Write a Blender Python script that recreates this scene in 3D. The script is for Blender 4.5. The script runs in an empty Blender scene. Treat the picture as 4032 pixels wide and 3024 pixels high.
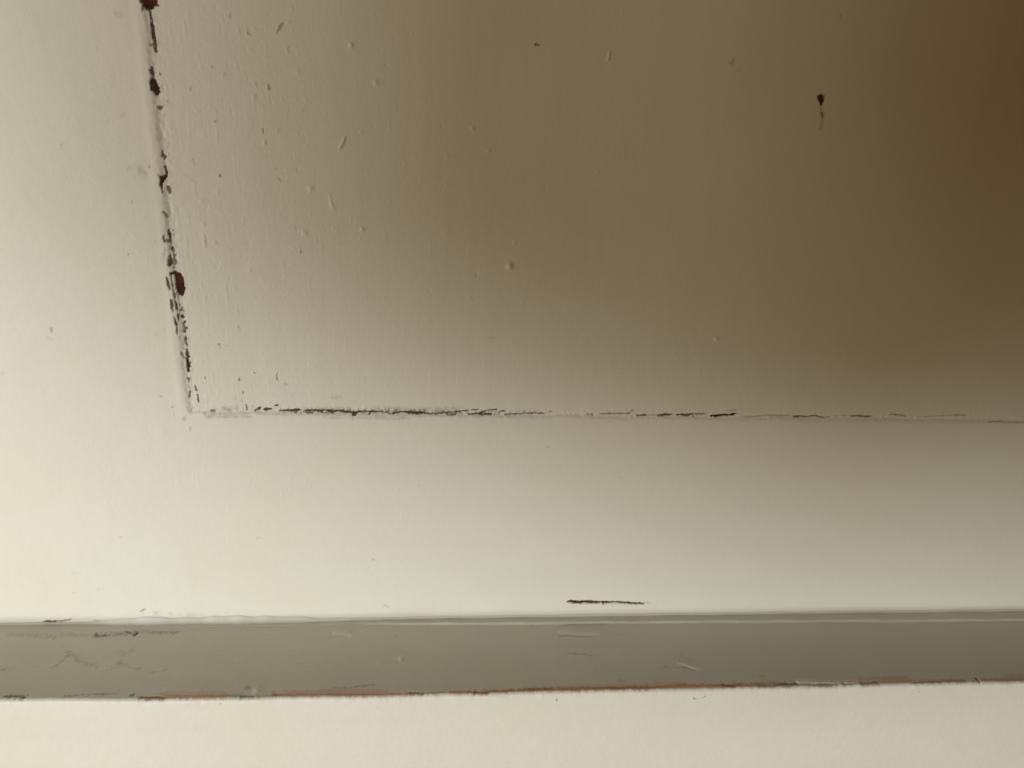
import bpy, math, random
import numpy as np
from mathutils import Matrix, Vector

# ------------------------------------------------------------------ camera, light, exposure
C = bpy.context.scene.collection
sc = bpy.context.scene
CAM_R, CAM_U, CAM_F = (0.996339,-0.075110,0.040838), (-0.014251,0.325090,0.945576), (0.084298,0.942696,-0.322830)
XS, ZR, ZL, DEP = -72.224, -77.633, -148.076, 33.584  # mm
EDGE_WOBBLE = [(-111.3, -1.06), (-82.3, -0.28), (-24.8, 0.59), (12.7, 0.3), (67.6, 0.14), (91.4, 0.27), (150.1, 0.04), (170.1, 0.14)]

cam = bpy.data.cameras.new("camera")
cam_ob = bpy.data.objects.new("camera", cam)
C.objects.link(cam_ob)
cam.sensor_width = 36.0
cam.lens = 26.0
cam.clip_start = 0.005
cam.clip_end = 50.0
cam.dof.use_dof = True
cam.dof.focus_distance = 0.205
cam.dof.aperture_fstop = 16.0
r, u, f = Vector(CAM_R), Vector(CAM_U), Vector(CAM_F)
cam_ob.matrix_world = Matrix(((r.x, u.x, -f.x, 0.0), (r.y, u.y, -f.y, -0.2), (r.z, u.z, -f.z, 0.0), (0, 0, 0, 1)))
sc.camera = cam_ob

world = bpy.data.worlds.new("World")
sc.world = world
world.use_nodes = True
wn, wl = world.node_tree.nodes, world.node_tree.links
bg = wn["Background"]
w_tc, w_xyz, w_map, w_mix = wn.new("ShaderNodeTexCoord"), wn.new("ShaderNodeSeparateXYZ"), wn.new("ShaderNodeMapRange"), wn.new("ShaderNodeMix")
w_mix.data_type = 'RGBA'
w_map.inputs["From Min"].default_value = 0.0
w_map.inputs["From Max"].default_value = 0.75
w_mix.inputs[6].default_value = (1.32, 0.74, 0.19, 1)      # the warm room around and below
w_mix.inputs[7].default_value = (0.68, 0.63, 0.57, 1)     # the cooler light from above
wl.new(w_tc.outputs["Generated"], w_xyz.inputs[0])
wl.new(w_xyz.outputs["Z"], w_map.inputs["Value"])
wl.new(w_map.outputs["Result"], w_mix.inputs[0])
wl.new(w_mix.outputs[2], bg.inputs["Color"])
bg.inputs["Strength"].default_value = 0.128

def area(name, loc, target, sx, sy, power, color):
    l = bpy.data.lights.new(name, 'AREA')
    l.shape = 'RECTANGLE'
    l.size, l.size_y = sx, sy
    l.energy = power
    l.color = color
    o = bpy.data.objects.new(name, l)
    C.objects.link(o)
    o.location = loc
    o.rotation_euler = (Vector(target) - Vector(loc)).to_track_quat('-Z', 'Y').to_euler()
    return o

area("low_lamp", (-0.8354, -1.4425, -0.1419), (-0.8354, 0.0, -0.1419), 0.605, 0.264, 26.2, (0.96, 0.995, 1.045))
area("side_lamp", (-1.1636, -1.1596, -0.159), (-1.1636, 0.0, -0.159), 0.22, 0.29, 7.2, (1.08, 1.0, 0.72))

# where the person bends in behind the camera, from the right
PERSON_AT = (-0.1699, -0.4135, -0.0262)
PERSON_CROWN = (-0.9106, 0.2683, 0.3143)
PERSON_FACE = (0.0261, 0.7964, -0.6042)

sc.view_settings.view_transform = 'Standard'
sc.view_settings.look = 'None'
sc.view_settings.gamma = 1.0
sc.view_settings.exposure = 0.0
sc.view_settings.use_curve_mapping = False
sc.render.engine = 'CYCLES'
sc.cycles.max_bounces = 8
sc.cycles.diffuse_bounces = 6

# ------------------------------------------------------------------ wear: strokes on the surfaces, millimetres
# (surface, kind, strength, [(u, v, radius), ...]); panelling: u = x, v = z; ledge top: u = x, v = distance from
# the panelling; ledge front: u = x, v = z.  Kinds: dark / rust / bare / grime colour the wood, bump / hole shape it
MARKS = [
    ('P', 'rust', 1, [(-72.88, 26.51, 0.913), (-72.88, 25.69, 0.882), (-72.16, 25.08, 1.178), (-70.99, 25.67, 0.85)]),
    ('P', 'rust', 0.9, [(-71.05, 25.14, 0.458), (-70.12, 25.01, 0.262), (-69.82, 24.79, 0.098)]),
    ('P', 'rust', 0.8, [(-73.28, 24.14, 0.327), (-73.53, 23.54, 0.131)]),
    ('P', 'dark', 0.95, [(-71.99, 23.76, 0.23), (-71.83, 21.84, 0.197), (-71.77, 20.05, 0.264), (-71.69, 17.95, 0.298), (-71.63, 16.13, 0.333), (-71.56, 14.76, 0.2)]),
    ('P', 'dark', 0.6, [(-72.53, 16.15, 0.199), (-71.83, 16.06, 0.2)]),
    ('P', 'dark', 0.9, [(-72.89, 11.17, 0.201), (-73.01, 10.38, 0.403), (-72.85, 9.77, 0.303), (-72.74, 9, 0.101)]),
    ('P', 'dark', 1, [(-73.11, 8.61, 0.269), (-72.88, 7.74, 0.675), (-72.63, 6.5, 0.879), (-72.31, 5.88, 0.677), (-72.48, 4.86, 0.204)]),
    ('P', 'dark', 0.7, [(-71.17, 10, 0.135), (-71.06, 9.51, 0.135)]),
    ('P', 'grime', 0.4, [(-70.92, 7.2, 0.237), (-70.93, 5.63, 0.203)]),
    ('P', 'dark', 0.8, [(-72.28, 2.23, 0.273), (-71.93, 2.09, 0.477)]),
    ('P', 'grime', 0.35, [(-72.91, -5.08, 0.759)]),
    ('P', 'dark', 0.8, [(-72.51, -8.19, 0.139), (-72.35, -9.18, 0.382), (-71.9, -9.4, 0.313), (-72.18, -10.18, 0.139)]),
    ('P', 'dark', 0.95, [(-72.16, -11.85, 0.14), (-72, -13.52, 0.245), (-72.12, -14.04, 0.21)]),
    ('P', 'dark', 1, [(-72.11, -13.97, 0.21), (-72.94, -14.74, 0.597), (-73.37, -15.61, 0.422), (-73.69, -16.64, 0.211), (-73.48, -18.24, 0.071)]),
    ('P', 'dark', 0.5, [(-73.82, -14.1, 0.175), (-73.45, -14.76, 0.281)]),
    ('P', 'dark', 0.8, [(-71.97, -16.82, 0.282), (-71.89, -17.7, 0.423), (-71.68, -18.31, 0.247)]),
    ('P', 'dark', 0.7, [(-73.68, -23.26, 0.178), (-73.06, -23.9, 0.321), (-73.01, -24.46, 0.143)]),
    ('P', 'grime', 0.3, [(-70.34, 3.43, 0.408), (-70.74, 2.78, 0.409)]),
    ('P', 'grime', 0.3, [(-71.74, 13.07, 0.234), (-72.57, 11.49, 0.201)]),
    ('P', 'grime', 0.3, [(-72.68, 16.23, 0.399), (-70.56, 16.55, 0.399)]),
    ('F', 'grime', 0.45, [(-78.11, -12.68, 0.693), (-77.77, -14, 0.834), (-77.15, -14.48, 0.278)]),
    ('F', 'grime', 0.2, [(-81.15, -12.96, 0.485), (-78.85, -11.87, 0.346)]),
    ('F', 'dark', 0.6, [(-76.03, -11.93, 0.104), (-75.73, -12.26, 0.173)]),
    ('F', 'grime', 0.4, [(-81.44, -20.91, 0.316)]),
    ('F', 'grime', 0.3, [(-79.2, 22.34, 0.651)]),
    ('F', 'grime', 0.25, [(-81.23, -0.25, 0.474)]),
    ('P', 'grime', 0.35, [(-53.55, 23.87, 0.099), (-53.58, 23.51, 0.199), (-53.61, 23.15, 0.079)]),
    ('P', 'grime', 0.35, [(-49.54, 20.59, 0.133), (-49.57, 20.1, 0.267), (-49.61, 19.61, 0.107)]),
    ('P', 'grime', 0.35, [(-59.02, -13.32, 0.106), (-59.05, -13.73, 0.212), (-59.08, -14.14, 0.085)]),
    ('P', 'grime', 0.35, [(-58.93, -0.33, 0.069), (-58.95, -0.59, 0.138), (-58.98, -0.85, 0.055)]),
    ('P', 'grime', 0.35, [(-65.17, -9.81, 0.157), (-65.22, -10.41, 0.315), (-65.28, -11.02, 0.126)]),
    ('P', 'grime', 0.35, [(-58.68, 12.17, 0.135), (-58.72, 11.67, 0.27), (-58.77, 11.17, 0.108)]),
    ('P', 'grime', 0.35, [(-55.67, 10.9, 0.135), (-55.71, 10.4, 0.271), (-55.75, 9.9, 0.108)]),
    ('P', 'grime', 0.35, [(-61.32, 2.8, 0.068), (-61.34, 2.54, 0.137), (-61.37, 2.28, 0.055)]),
    ('P', 'grime', 0.35, [(-63.71, -25.64, 0.144), (-63.76, -26.2, 0.287), (-63.81, -26.77, 0.115)]),
    ('P', 'grime', 0.35, [(-64.4, 6.99, 0.119), (-64.44, 6.55, 0.238), (-64.48, 6.1, 0.095)]),
    ('P', 'dark', 0.5, [(-59.02, -13.39, 0.141), (-59.03, -13.9, 0.141)]),
    ('P', 'dark', 0.4, [(-49.64, 20.1, 0.167), (-49.45, 19.5, 0.167)]),
    ('P', 'dark', 0.9, [(-72.97, -27.6, 0.169), (-72.88, -28.94, 0.238), (-72.82, -30.28, 0.238), (-72.71, -31.13, 0.17)]),
    ('P', 'dark', 0.85, [(-73.69, -30.38, 0.272), (-73.11, -30.5, 0.408)]),
    ('P', 'dark', 0.9, [(-74.36, -29.25, 0.136), (-74.34, -30.06, 0.204), (-74.25, -30.73, 0.204)]),
    ('P', 'dark', 0.5, [(-73.23, -32.26, 0.068), (-73.29, -32.84, 0.068)]),
    ('P', 'dark', 0.5, [(-74.24, -32.53, 0.068), (-74.22, -33.21, 0.068)]),
    ('P', 'dark', 0.7, [(-72.58, -31.7, 0.068), (-72.41, -32.64, 0.307), (-72.29, -33.39, 0.171)]),
    ('P', 'rust', 0.9, [(-73.21, -34.03, 0.103), (-73.46, -35.4, 0.48), (-73.43, -36.16, 0.584), (-73.59, -36.71, 0.447)]),
    ('P', 'dark', 0.6, [(-73.99, -36.73, 0.206), (-73.29, -36.71, 0.206)]),
    ('P', 'dark', 0.7, [(-72.42, -34.07, 0.103), (-72.34, -35.2, 0.24), (-72.16, -36.05, 0.344), (-72.28, -36.57, 0.206)]),
    ('P', 'rust', 1, [(-73.54, -39.06, 0.345), (-72.41, -38.83, 0.414), (-71.85, -39.85, 0.761), (-71.55, -41.24, 0.901), (-71.57, -42.82, 0.973), (-71.51, -44.23, 0.627), (-71.43, -44.76, 0.279)]),
    ('P', 'rust', 0.9, [(-70.98, -40.18, 0.415), (-70.95, -41.93, 0.347), (-70.92, -43.69, 0.279)]),
    ('P', 'dark', 0.85, [(-73.59, -39.55, 0.173), (-73.5, -41.99, 0.173), (-73.34, -44.63, 0.209), (-73.14, -46.93, 0.21), (-72.87, -49, 0.211)]),
    ('P', 'rust', 0.9, [(-74.66, -39.93, 0.104), (-74.57, -41.32, 0.346), (-74.38, -42.72, 0.278), (-74.28, -43.63, 0.104)]),
    ('P', 'dark', 0.9, [(-74.2, -46.42, 0.349), (-74.13, -48.03, 0.28), (-73.99, -49.31, 0.105)]),
    ('P', 'dark', 0.7, [(-71.72, -47.97, 0.105), (-71.71, -48.9, 0.14)]),
    ('P', 'dark', 0.9, [(-72.79, -49.86, 0.176), (-72.85, -51.52, 0.176)]),
    ('P', 'dark', 0.95, [(-71.86, -50.41, 0.317), (-71.76, -50.77, 0.387)]),
    ('P', 'dark', 0.95, [(-73.87, -50.82, 0.141), (-73.68, -52.33, 0.247), (-73.47, -53.96, 0.177), (-73.62, -55.43, 0.106)]),
    ('P', 'dark', 0.85, [(-71.42, -51.85, 0.141), (-71.67, -53.02, 0.141), (-71.55, -54.18, 0.283), (-71.6, -55.06, 0.177)]),
    ('P', 'dark', 0.8, [(-71.2, -53.81, 0.283), (-71.2, -54.17, 0.212)]),
    ('P', 'dark', 0.85, [(-71.51, -55.93, 0.107), (-71.71, -57.59, 0.285), (-71.62, -59.18, 0.107)]),
    ('P', 'dark', 0.95, [(-71.58, -59.78, 0.143), (-71.59, -61.3, 0.322), (-71.54, -61.94, 0.323), (-71.92, -62.92, 0.215)]),
    ('P', 'dark', 0.7, [(-72.89, -60.84, 0.215), (-72.92, -61.44, 0.143), (-72.57, -62.14, 0.108)]),
    ('P', 'dark', 0.6, [(-72.48, -62.25, 0.108), (-71.99, -62.92, 0.108)]),
    ('P', 'dark', 1, [(-71.78, -62.99, 0.359), (-71.79, -64.5, 0.36), (-71.77, -66.08, 0.289)]),
    ('P', 'dark', 0.75, [(-72.29, -68.22, 0.181), (-71.9, -68.48, 0.29), (-72.02, -69.44, 0.109)]),
    ('P', 'grime', 0.6, [(-71.74, -68.29, 0.217), (-71.12, -68.39, 0.181)]),
    ('P', 'dark', 0.6, [(-71.92, -70.59, 0.036), (-71.92, -71.28, 0.073)]),
    ('P', 'dark', 0.8, [(-71.92, -72.05, 0.109), (-72.21, -73.22, 0.146), (-72.53, -74.31, 0.073)]),
    ('P', 'dark', 0.9, [(-70.49, -70.26, 0.109), (-70.33, -71.26, 0.109), (-70.19, -71.95, 0.146)]),
    ('P', 'dark', 0.9, [(-70.11, -73.03, 0.109), (-70.01, -74.24, 0.146), (-69.87, -75.4, 0.11)]),
    ('F', 'dark', 0.55, [(-76.86, -76.49, 0.145), (-77.08, -76.96, 0.182)]),
    ('F', 'grime', 0.6, [(-80.21, -73.4, 0.181), (-79.73, -73.47, 0.181), (-79.81, -73.93, 0.109)]),
    ('F', 'grime', 0.4, [(-76.83, -77.93, 0.109), (-76.92, -79.5, 0.146)]),
    ('F', 'grime', 0.7, [(-72.8, -83, 0.221), (-72.86, -83.6, 0.184)]),
    ('F', 'grime', 0.4, [(-74.24, -80.25, 0.513), (-73.85, -79.85, 0.366)]),
    ('P', 'grime', 0.6, [(-63.09, -58.28, 0.215), (-62.8, -59.01, 0.322), (-62.48, -59.27, 0.179)]),
    ('P', 'grime', 0.3, [(-60.93, -58.68, 0.322)]),
    ('P', 'dark', 0.5, [(-57.54, -53, 0.071), (-57.18, -53.73, 0.107)]),
    ('P', 'grime', 0.5, [(-57.18, -53.73, 0.107), (-56.85, -54.9, 0.071)]),
    ('P', 'dark', 0.6, [(-58.15, -68, 0.109), (-58.23, -68.65, 0.182)]),
    ('P', 'grime', 0.5, [(-57.58, -72.24, 0.22)]),
    ('P', 'dark', 0.5, [(-67.43, -67.65, 0.072), (-67.46, -68.3, 0.109)]),
    ('P', 'grime', 0.5, [(-64.03, -28.67, 0.102), (-64.02, -30.02, 0.102), (-63.87, -32.05, 0.069)]),
    ('P', 'grime', 0.3, [(-63.92, -26.31, 0.305)]),
    ('P', 'grime', 0.3, [(-61.44, -30.79, 0.342)]),
    ('P', 'dark', 0.7, [(-66.79, -78.03, 0.295), (-65.87, -77.71, 0.295)]),
    ('P', 'dark', 0.5, [(-57.07, -76.02, 0.147), (-56.95, -77.32, 0.185)]),
    ('P', 'grime', 0.45, [(-62.99, -77.47, 0.884), (-60.12, -77.44, 0.812)]),
    ('P', 'grime', 0.4, [(-68.78, -78.33, 0.295), (-68.17, -79.51, 0.59), (-63.15, -79.45, 0.444), (-55.58, -79.37, 0.371)]),
    ('P', 'grime', 0.25, [(-72.65, -56.33, 0.426), (-73.2, -56.7, 0.355)]),
    ('P', 'grime', 0.3, [(-72.29, -59.64, 0.357)]),
    ('P', 'grime', 0.3, [(-75.07, -34.08, 0.547), (-75.16, -36.48, 0.343)]),
    ('P', 'dark', 0.92, [(-56.87, -75.82, 0.098), (-57, -77.6, 0.147)]),
    ('P', 'dark', 0.92, [(-54.51, -77.46, 0.098), (-53.21, -76.56, 0.147)]),
    ('P', 'dark', 0.92, [(-54.41, -77.35, 0.196), (-53.62, -77.08, 0.44), (-53.13, -76.76, 0.196)]),
    ('P', 'dark', 0.92, [(-54.62, -77.62, 0.147), (-54.64, -77.93, 0.098)]),
    ('P', 'dark', 0.92, [(-55.3, -76.42, 0.098), (-55.33, -76.95, 0.098)]),
    ('P', 'dark', 0.92, [(-52.21, -77.43, 0.294), (-51.39, -77.27, 0.441), (-50.09, -77.09, 0.196)]),
    ('P', 'dark', 0.92, [(-48.97, -76.03, 0.245), (-48.39, -75.97, 0.294)]),
    ('P', 'dark', 0.92, [(-48.02, -77.7, 0.147), (-45.89, -77.51, 0.344), (-43.97, -77.49, 0.442), (-42.42, -77.31, 0.393), (-42.04, -77.57, 0.148)]),
    ('P', 'dark', 0.92, [(-41.07, -77.45, 0.148), (-39.39, -77.54, 0.295), (-37.69, -77.52, 0.394), (-36, -77.5, 0.345), (-35.03, -77.38, 0.148)]),
    ('P', 'dark', 0.92, [(-34.78, -77.38, 0.148), (-33.34, -77.62, 0.494), (-31.63, -77.55, 0.296), (-29.84, -77.74, 0.396), (-28.48, -77.83, 0.247), (-27.02, -77.92, 0.297)]),
    ('P', 'dark', 0.92, [(-30.16, -77.16, 0.148), (-30.02, -77.43, 0.148)]),
    ('P', 'dark', 0.92, [(-26.04, -77.75, 0.248), (-23.59, -77.56, 0.248), (-21.14, -77.74, 0.248), (-18.93, -77.4, 0.149)]),
    ('P', 'dark', 0.92, [(-17.95, -77.44, 0.149), (-16.97, -78.28, 0.149), (-15.24, -77.88, 0.249), (-13.27, -77.59, 0.249), (-10.9, -77.73, 0.498), (-8.82, -77.92, 0.299), (-5.85, -78.04, 0.2)]),
    ('P', 'dark', 0.92, [(-5.85, -78.09, 0.15), (-1.37, -77.83, 0.2), (1.12, -77.53, 0.2), (3.6, -77.07, 0.2), (5.35, -76.89, 0.2)]),
    ('P', 'dark', 0.92, [(-0.37, -78.24, 0.2), (2.12, -78.11, 0.15)]),
    ('P', 'dark', 0.92, [(5.53, -78.07, 0.201), (8.13, -77.98, 0.301), (9.88, -77.48, 0.301), (10.71, -76.82, 0.201)]),
    ('P', 'dark', 0.92, [(6.6, -76.71, 0.15), (8.6, -76.58, 0.15)]),
    ('P', 'dark', 0.92, [(11.11, -76.77, 0.151), (13.72, -76.52, 0.201)]),
    ('P', 'dark', 0.92, [(8.64, -78.19, 0.151), (12.15, -77.99, 0.302)]),
    ('P', 'dark', 0.92, [(14.37, -78.02, 0.101), (14.84, -77.04, 0.151), (16.05, -77.03, 0.201)]),
    ('P', 'dark', 0.92, [(16.19, -78.1, 0.151), (18.21, -77.97, 0.151), (21.74, -77.72, 0.101), (23.77, -77.58, 0.151), (27.33, -77.54, 0.152), (27.86, -77.97, 0.101)]),
    ('P', 'rust', 0.9, [(-27.38, -78.56, 0.396), (-26.73, -78.23, 0.545), (-26.04, -77.91, 0.297)]),
    ('P', 'dark', 0.7, [(21.7, -76.74, 0.101), (22.03, -77.33, 0.151)]),
    ('P', 'dark', 0.7, [(24.99, -76.65, 0.101), (25.08, -77.41, 0.101)]),
    ('P', 'dark', 0.7, [(29.23, -76.98, 0.152), (29.84, -77.02, 0.202)]),
    ('P', 'dark', 0.683804, [(-22.23, -77.18, 0.074), (-22.11, -77.91, 0.124)]),
    ('P', 'dark', 0.363052, [(-9.63, -76.78, 0.075), (-9.5, -77.7, 0.125)]),
    ('P', 'dark', 0.400943, [(-10.54, -76.79, 0.075), (-10.62, -77.64, 0.125)]),
    ('P', 'dark', 0.355901, [(-24.27, -76.77, 0.074), (-24.36, -78.05, 0.124)]),
    ('P', 'dark', 0.421822, [(-16.24, -77.11, 0.075), (-16.35, -77.76, 0.124)]),
    ('P', 'dark', 0.350799, [(-42.84, -77.49, 0.074), (-42.94, -77.82, 0.123)]),
    ('P', 'dark', 0.742583, [(-7.09, -76.62, 0.075), (-6.95, -77.6, 0.125)]),
    ('P', 'dark', 0.442151, [(-19.93, -77.26, 0.074), (-19.89, -78.03, 0.124)]),
    ('P', 'dark', 0.484455, [(-10.84, -76.72, 0.075), (-10.94, -77.39, 0.124)]),
    ('P', 'dark', 0.485612, [(-45.37, -77.32, 0.074), (-45.56, -78.15, 0.123)]),
    ('P', 'dark', 0.489481, [(-34.11, -77.34, 0.074), (-34.13, -77.78, 0.123)]),
    ('P', 'dark', 0.667101, [(-28.13, -76.7, 0.074), (-28.02, -77.52, 0.124)]),
    ('P', 'dark', 0.730196, [(-16.9, -76.54, 0.074), (-16.83, -77.61, 0.124)]),
    ('P', 'dark', 0.354085, [(-24.07, -76.65, 0.074), (-24.2, -78.07, 0.124)]),
    ('P', 'dark', 0.690081, [(-39.96, -77.49, 0.074), (-39.85, -77.87, 0.123)]),
    ('P', 'dark', 0.586116, [(-33.4, -77.3, 0.074), (-33.55, -78.05, 0.123)]),
    ('P', 'dark', 0.736862, [(-14.91, -76.53, 0.074), (-14.78, -77.41, 0.124)]),
    ('P', 'dark', 0.624872, [(-33.99, -77.41, 0.074), (-34.07, -78.17, 0.123)]),
    ('P', 'dark', 0.490603, [(-25.47, -76.86, 0.074), (-25.58, -77.53, 0.124)]),
    ('P', 'dark', 0.660129, [(-41.93, -77.57, 0.074), (-42.04, -77.71, 0.123)]),
    ('P', 'dark', 0.590089, [(-6.91, -76.7, 0.075), (-6.99, -77.63, 0.125)]),
    ('P', 'dark', 0.555049, [(-13.68, -76.8, 0.075), (-13.82, -77.92, 0.124)]),
    ('P', 'dark', 0.572104, [(-46.71, -77.51, 0.074), (-46.86, -78.2, 0.123)]),
    ('P', 'dark', 0.63368, [(-8.47, -77.01, 0.075), (-8.59, -77.55, 0.125)]),
    ('P', 'dark', 0.73013, [(-41.89, -77.05, 0.074), (-41.97, -78.31, 0.123)]),
    ('P', 'dark', 0.789203, [(-12.59, -76.81, 0.075), (-12.6, -77.79, 0.124)]),
    ('P', 'dark', 0.48096, [(-28.23, -76.96, 0.074), (-28.36, -77.75, 0.124)]),
    ('P', 'dark', 0.781917, [(-6.84, -76.87, 0.075), (-6.84, -77.47, 0.125)]),
    ('P', 'dark', 0.47254, [(-44.39, -77.44, 0.074), (-44.31, -77.93, 0.123)]),
    ('P', 'dark', 0.698704, [(-15.38, -77.02, 0.075), (-15.34, -77.84, 0.124)]),
    ('P', 'dark', 0.667011, [(-33.03, -76.93, 0.074), (-33.08, -78.06, 0.124)]),
    ('P', 'dark', 0.482233, [(-19.38, -77.26, 0.074), (-19.35, -77.77, 0.124)]),
    ('P', 'dark', 0.596146, [(-47.55, -77.09, 0.074), (-47.56, -78.04, 0.123)]),
    ('P', 'dark', 0.641347, [(-14.09, -77.08, 0.075), (-14.14, -77.75, 0.124)]),
    ('P', 'dark', 0.722685, [(-17.4, -76.79, 0.074), (-17.32, -77.93, 0.124)]),
    ('P', 'dark', 0.789255, [(-19.49, -77.27, 0.074), (-19.49, -77.74, 0.124)]),
    ('P', 'dark', 0.726479, [(-41.22, -77.51, 0.074), (-41.25, -78.1, 0.123)]),
    ('P', 'dark', 0.678659, [(-18.16, -76.67, 0.074), (-18.1, -77.76, 0.124)]),
    ('P', 'dark', 0.539356, [(-20.44, -77.03, 0.074), (-20.37, -77.82, 0.124)]),
    ('P', 'dark', 0.36243, [(-18.13, -76.66, 0.074), (-18.17, -77.8, 0.124)]),
    ('P', 'dark', 0.658681, [(-39.02, -77.26, 0.074), (-39.19, -77.94, 0.123)]),
    ('P', 'dark', 0.374364, [(-38.71, -76.89, 0.074), (-38.8, -77.75, 0.123)]),
    ('P', 'dark', 0.366046, [(-40.08, -77.15, 0.074), (-40.15, -78.04, 0.123)]),
    ('P', 'dark', 0.457031, [(-23.6, -77.28, 0.074), (-23.76, -77.71, 0.124)]),
    ('P', 'dark', 0.534519, [(-36.55, -76.85, 0.074), (-36.49, -77.85, 0.123)]),
    ('P', 'dark', 0.626104, [(-46.54, -76.96, 0.074), (-46.58, -77.95, 0.123)]),
    ('P', 'dark', 0.781235, [(-23.99, -77.22, 0.074), (-24.03, -77.98, 0.124)]),
    ('P', 'dark', 0.516249, [(-21.41, -76.68, 0.074), (-21.4, -77.79, 0.124)]),
    ('P', 'dark', 0.785599, [(-8.16, -76.87, 0.075), (-8.2, -77.84, 0.125)]),
    ('P', 'dark', 0.398563, [(-48, -77.32, 0.074), (-48, -77.84, 0.123)]),
    ('P', 'dark', 0.751077, [(-21.95, -76.86, 0.074), (-21.98, -77.58, 0.124)]),
    ('P', 'dark', 0.787605, [(-36.02, -77.04, 0.074), (-35.93, -78.18, 0.123)]),
    ('P', 'dark', 0.466921, [(-23.37, -77.33, 0.074), (-23.37, -77.72, 0.124)]),
    ('P', 'dark', 0.792924, [(-34.88, -77.11, 0.074), (-34.97, -77.89, 0.123)]),
    ('P', 'dark', 0.629759, [(-43.02, -77.17, 0.074), (-43.14, -78.18, 0.123)]),
    ('P', 'dark', 0.355941, [(-13.66, -76.88, 0.075), (-13.74, -77.93, 0.124)]),
    ('P', 'dark', 0.460547, [(-15.55, -76.7, 0.074), (-15.67, -77.99, 0.124)]),
    ('P', 'dark', 0.623617, [(-35.95, -77.11, 0.074), (-35.94, -77.99, 0.123)]),
    ('P', 'dark', 0.403181, [(-17.17, -77.09, 0.074), (-17.24, -77.72, 0.124)]),
    ('P', 'dark', 0.48357, [(-34.17, -77.13, 0.074), (-34.21, -77.81, 0.123)]),
    ('P', 'dark', 0.615862, [(-17.1, -76.55, 0.074), (-17.19, -77.67, 0.124)]),
    ('P', 'dark', 0.749573, [(-9.88, -76.84, 0.075), (-10.02, -77.79, 0.125)]),
    ('P', 'dark', 0.609039, [(-30.37, -77.21, 0.074), (-30.35, -77.84, 0.124)]),
    ('P', 'dark', 0.523463, [(-10.08, -76.73, 0.075), (-9.98, -77.41, 0.125)]),
    ('P', 'dark', 0.723511, [(-35.8, -76.81, 0.074), (-35.76, -78.04, 0.123)]),
    ('P', 'dark', 0.478862, [(-30.16, -77.26, 0.074), (-30.05, -77.62, 0.124)]),
    ('P', 'dark', 0.597093, [(-28.26, -77.03, 0.074), (-28.32, -77.61, 0.124)]),
    ('P', 'dark', 0.71532, [(-23.77, -76.66, 0.074), (-23.88, -77.98, 0.124)]),
    ('P', 'dark', 0.648621, [(-15.14, -76.52, 0.074), (-15.08, -77.98, 0.124)]),
    ('P', 'dark', 0.665562, [(-6.42, -76.43, 0.075), (-6.31, -77.38, 0.125)]),
    ('P', 'dark', 0.77851, [(-21.27, -77.11, 0.074), (-21.39, -77.61, 0.124)]),
    ('P', 'dark', 0.417379, [(-9.82, -76.89, 0.075), (-9.84, -77.39, 0.125)]),
    ('P', 'dark', 0.369603, [(-22.24, -76.67, 0.074), (-22.29, -77.48, 0.124)]),
    ('P', 'dark', 0.608865, [(-45.68, -77.43, 0.074), (-45.6, -77.8, 0.123)]),
    ('P', 'dark', 0.491556, [(-30.21, -77.13, 0.074), (-30.24, -78.13, 0.124)]),
    ('P', 'dark', 0.375088, [(-32.6, -77.23, 0.074), (-32.72, -77.96, 0.124)]),
    ('P', 'dark', 0.75969, [(-27.12, -77.06, 0.074), (-27.1, -77.66, 0.124)]),
    ('P', 'dark', 0.464386, [(-25.21, -77.18, 0.074), (-25.21, -77.56, 0.124)]),
    ('P', 'dark', 0.517046, [(-38.39, -77.33, 0.074), (-38.52, -78.09, 0.123)]),
    ('P', 'dark', 0.38836, [(-20.88, -77.07, 0.074), (-21.01, -77.5, 0.124)]),
    ('P', 'dark', 0.457363, [(-23.44, -77.25, 0.074), (-23.45, -77.66, 0.124)]),
    ('P', 'dark', 0.363257, [(-14.94, -77.04, 0.075), (-15.08, -77.45, 0.124)]),
    ('P', 'dark', 0.656501, [(-8.38, -76.58, 0.075), (-8.49, -77.89, 0.125)]),
    ('P', 'dark', 0.719268, [(-20.45, -76.67, 0.074), (-20.43, -77.64, 0.124)]),
    ('P', 'dark', 0.499969, [(-38.36, -77.24, 0.074), (-38.43, -77.88, 0.123)]),
    ('P', 'dark', 0.54933, [(-3.5, -77.09, 0.075), (-3.41, -77.9, 0.1)]),
    ('P', 'dark', 0.455247, [(11.5, -76.86, 0.075), (11.55, -77.99, 0.101)]),
    ('P', 'dark', 0.3291, [(1.9, -76.53, 0.075), (1.83, -77.5, 0.1)]),
    ('P', 'dark', 0.444298, [(12.3, -76.99, 0.075), (12.17, -77.75, 0.101)]),
    ('P', 'dark', 0.48584, [(12.3, -76.72, 0.075), (12.31, -77.43, 0.101)]),
    ('P', 'dark', 0.347712, [(-3.12, -76.87, 0.075), (-3.15, -78.28, 0.1)]),
    ('P', 'dark', 0.37622, [(-3.18, -76.79, 0.075), (-3.27, -77.77, 0.1)]),
    ('P', 'dark', 0.444611, [(-1.45, -76.57, 0.075), (-1.31, -77.82, 0.1)]),
    ('P', 'dark', 0.506314, [(13.32, -76.91, 0.075), (13.36, -78.14, 0.101)]),
    ('P', 'dark', 0.50057, [(-3.89, -76.81, 0.075), (-3.83, -78.16, 0.1)]),
    ('P', 'dark', 0.360307, [(-2.95, -76.58, 0.075), (-3.02, -77.59, 0.1)]),
    ('P', 'dark', 0.592078, [(2.03, -76.79, 0.075), (1.99, -77.87, 0.1)]),
    ('P', 'dark', 0.519704, [(-0.44, -77.11, 0.075), (-0.53, -77.7, 0.1)]),
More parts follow.
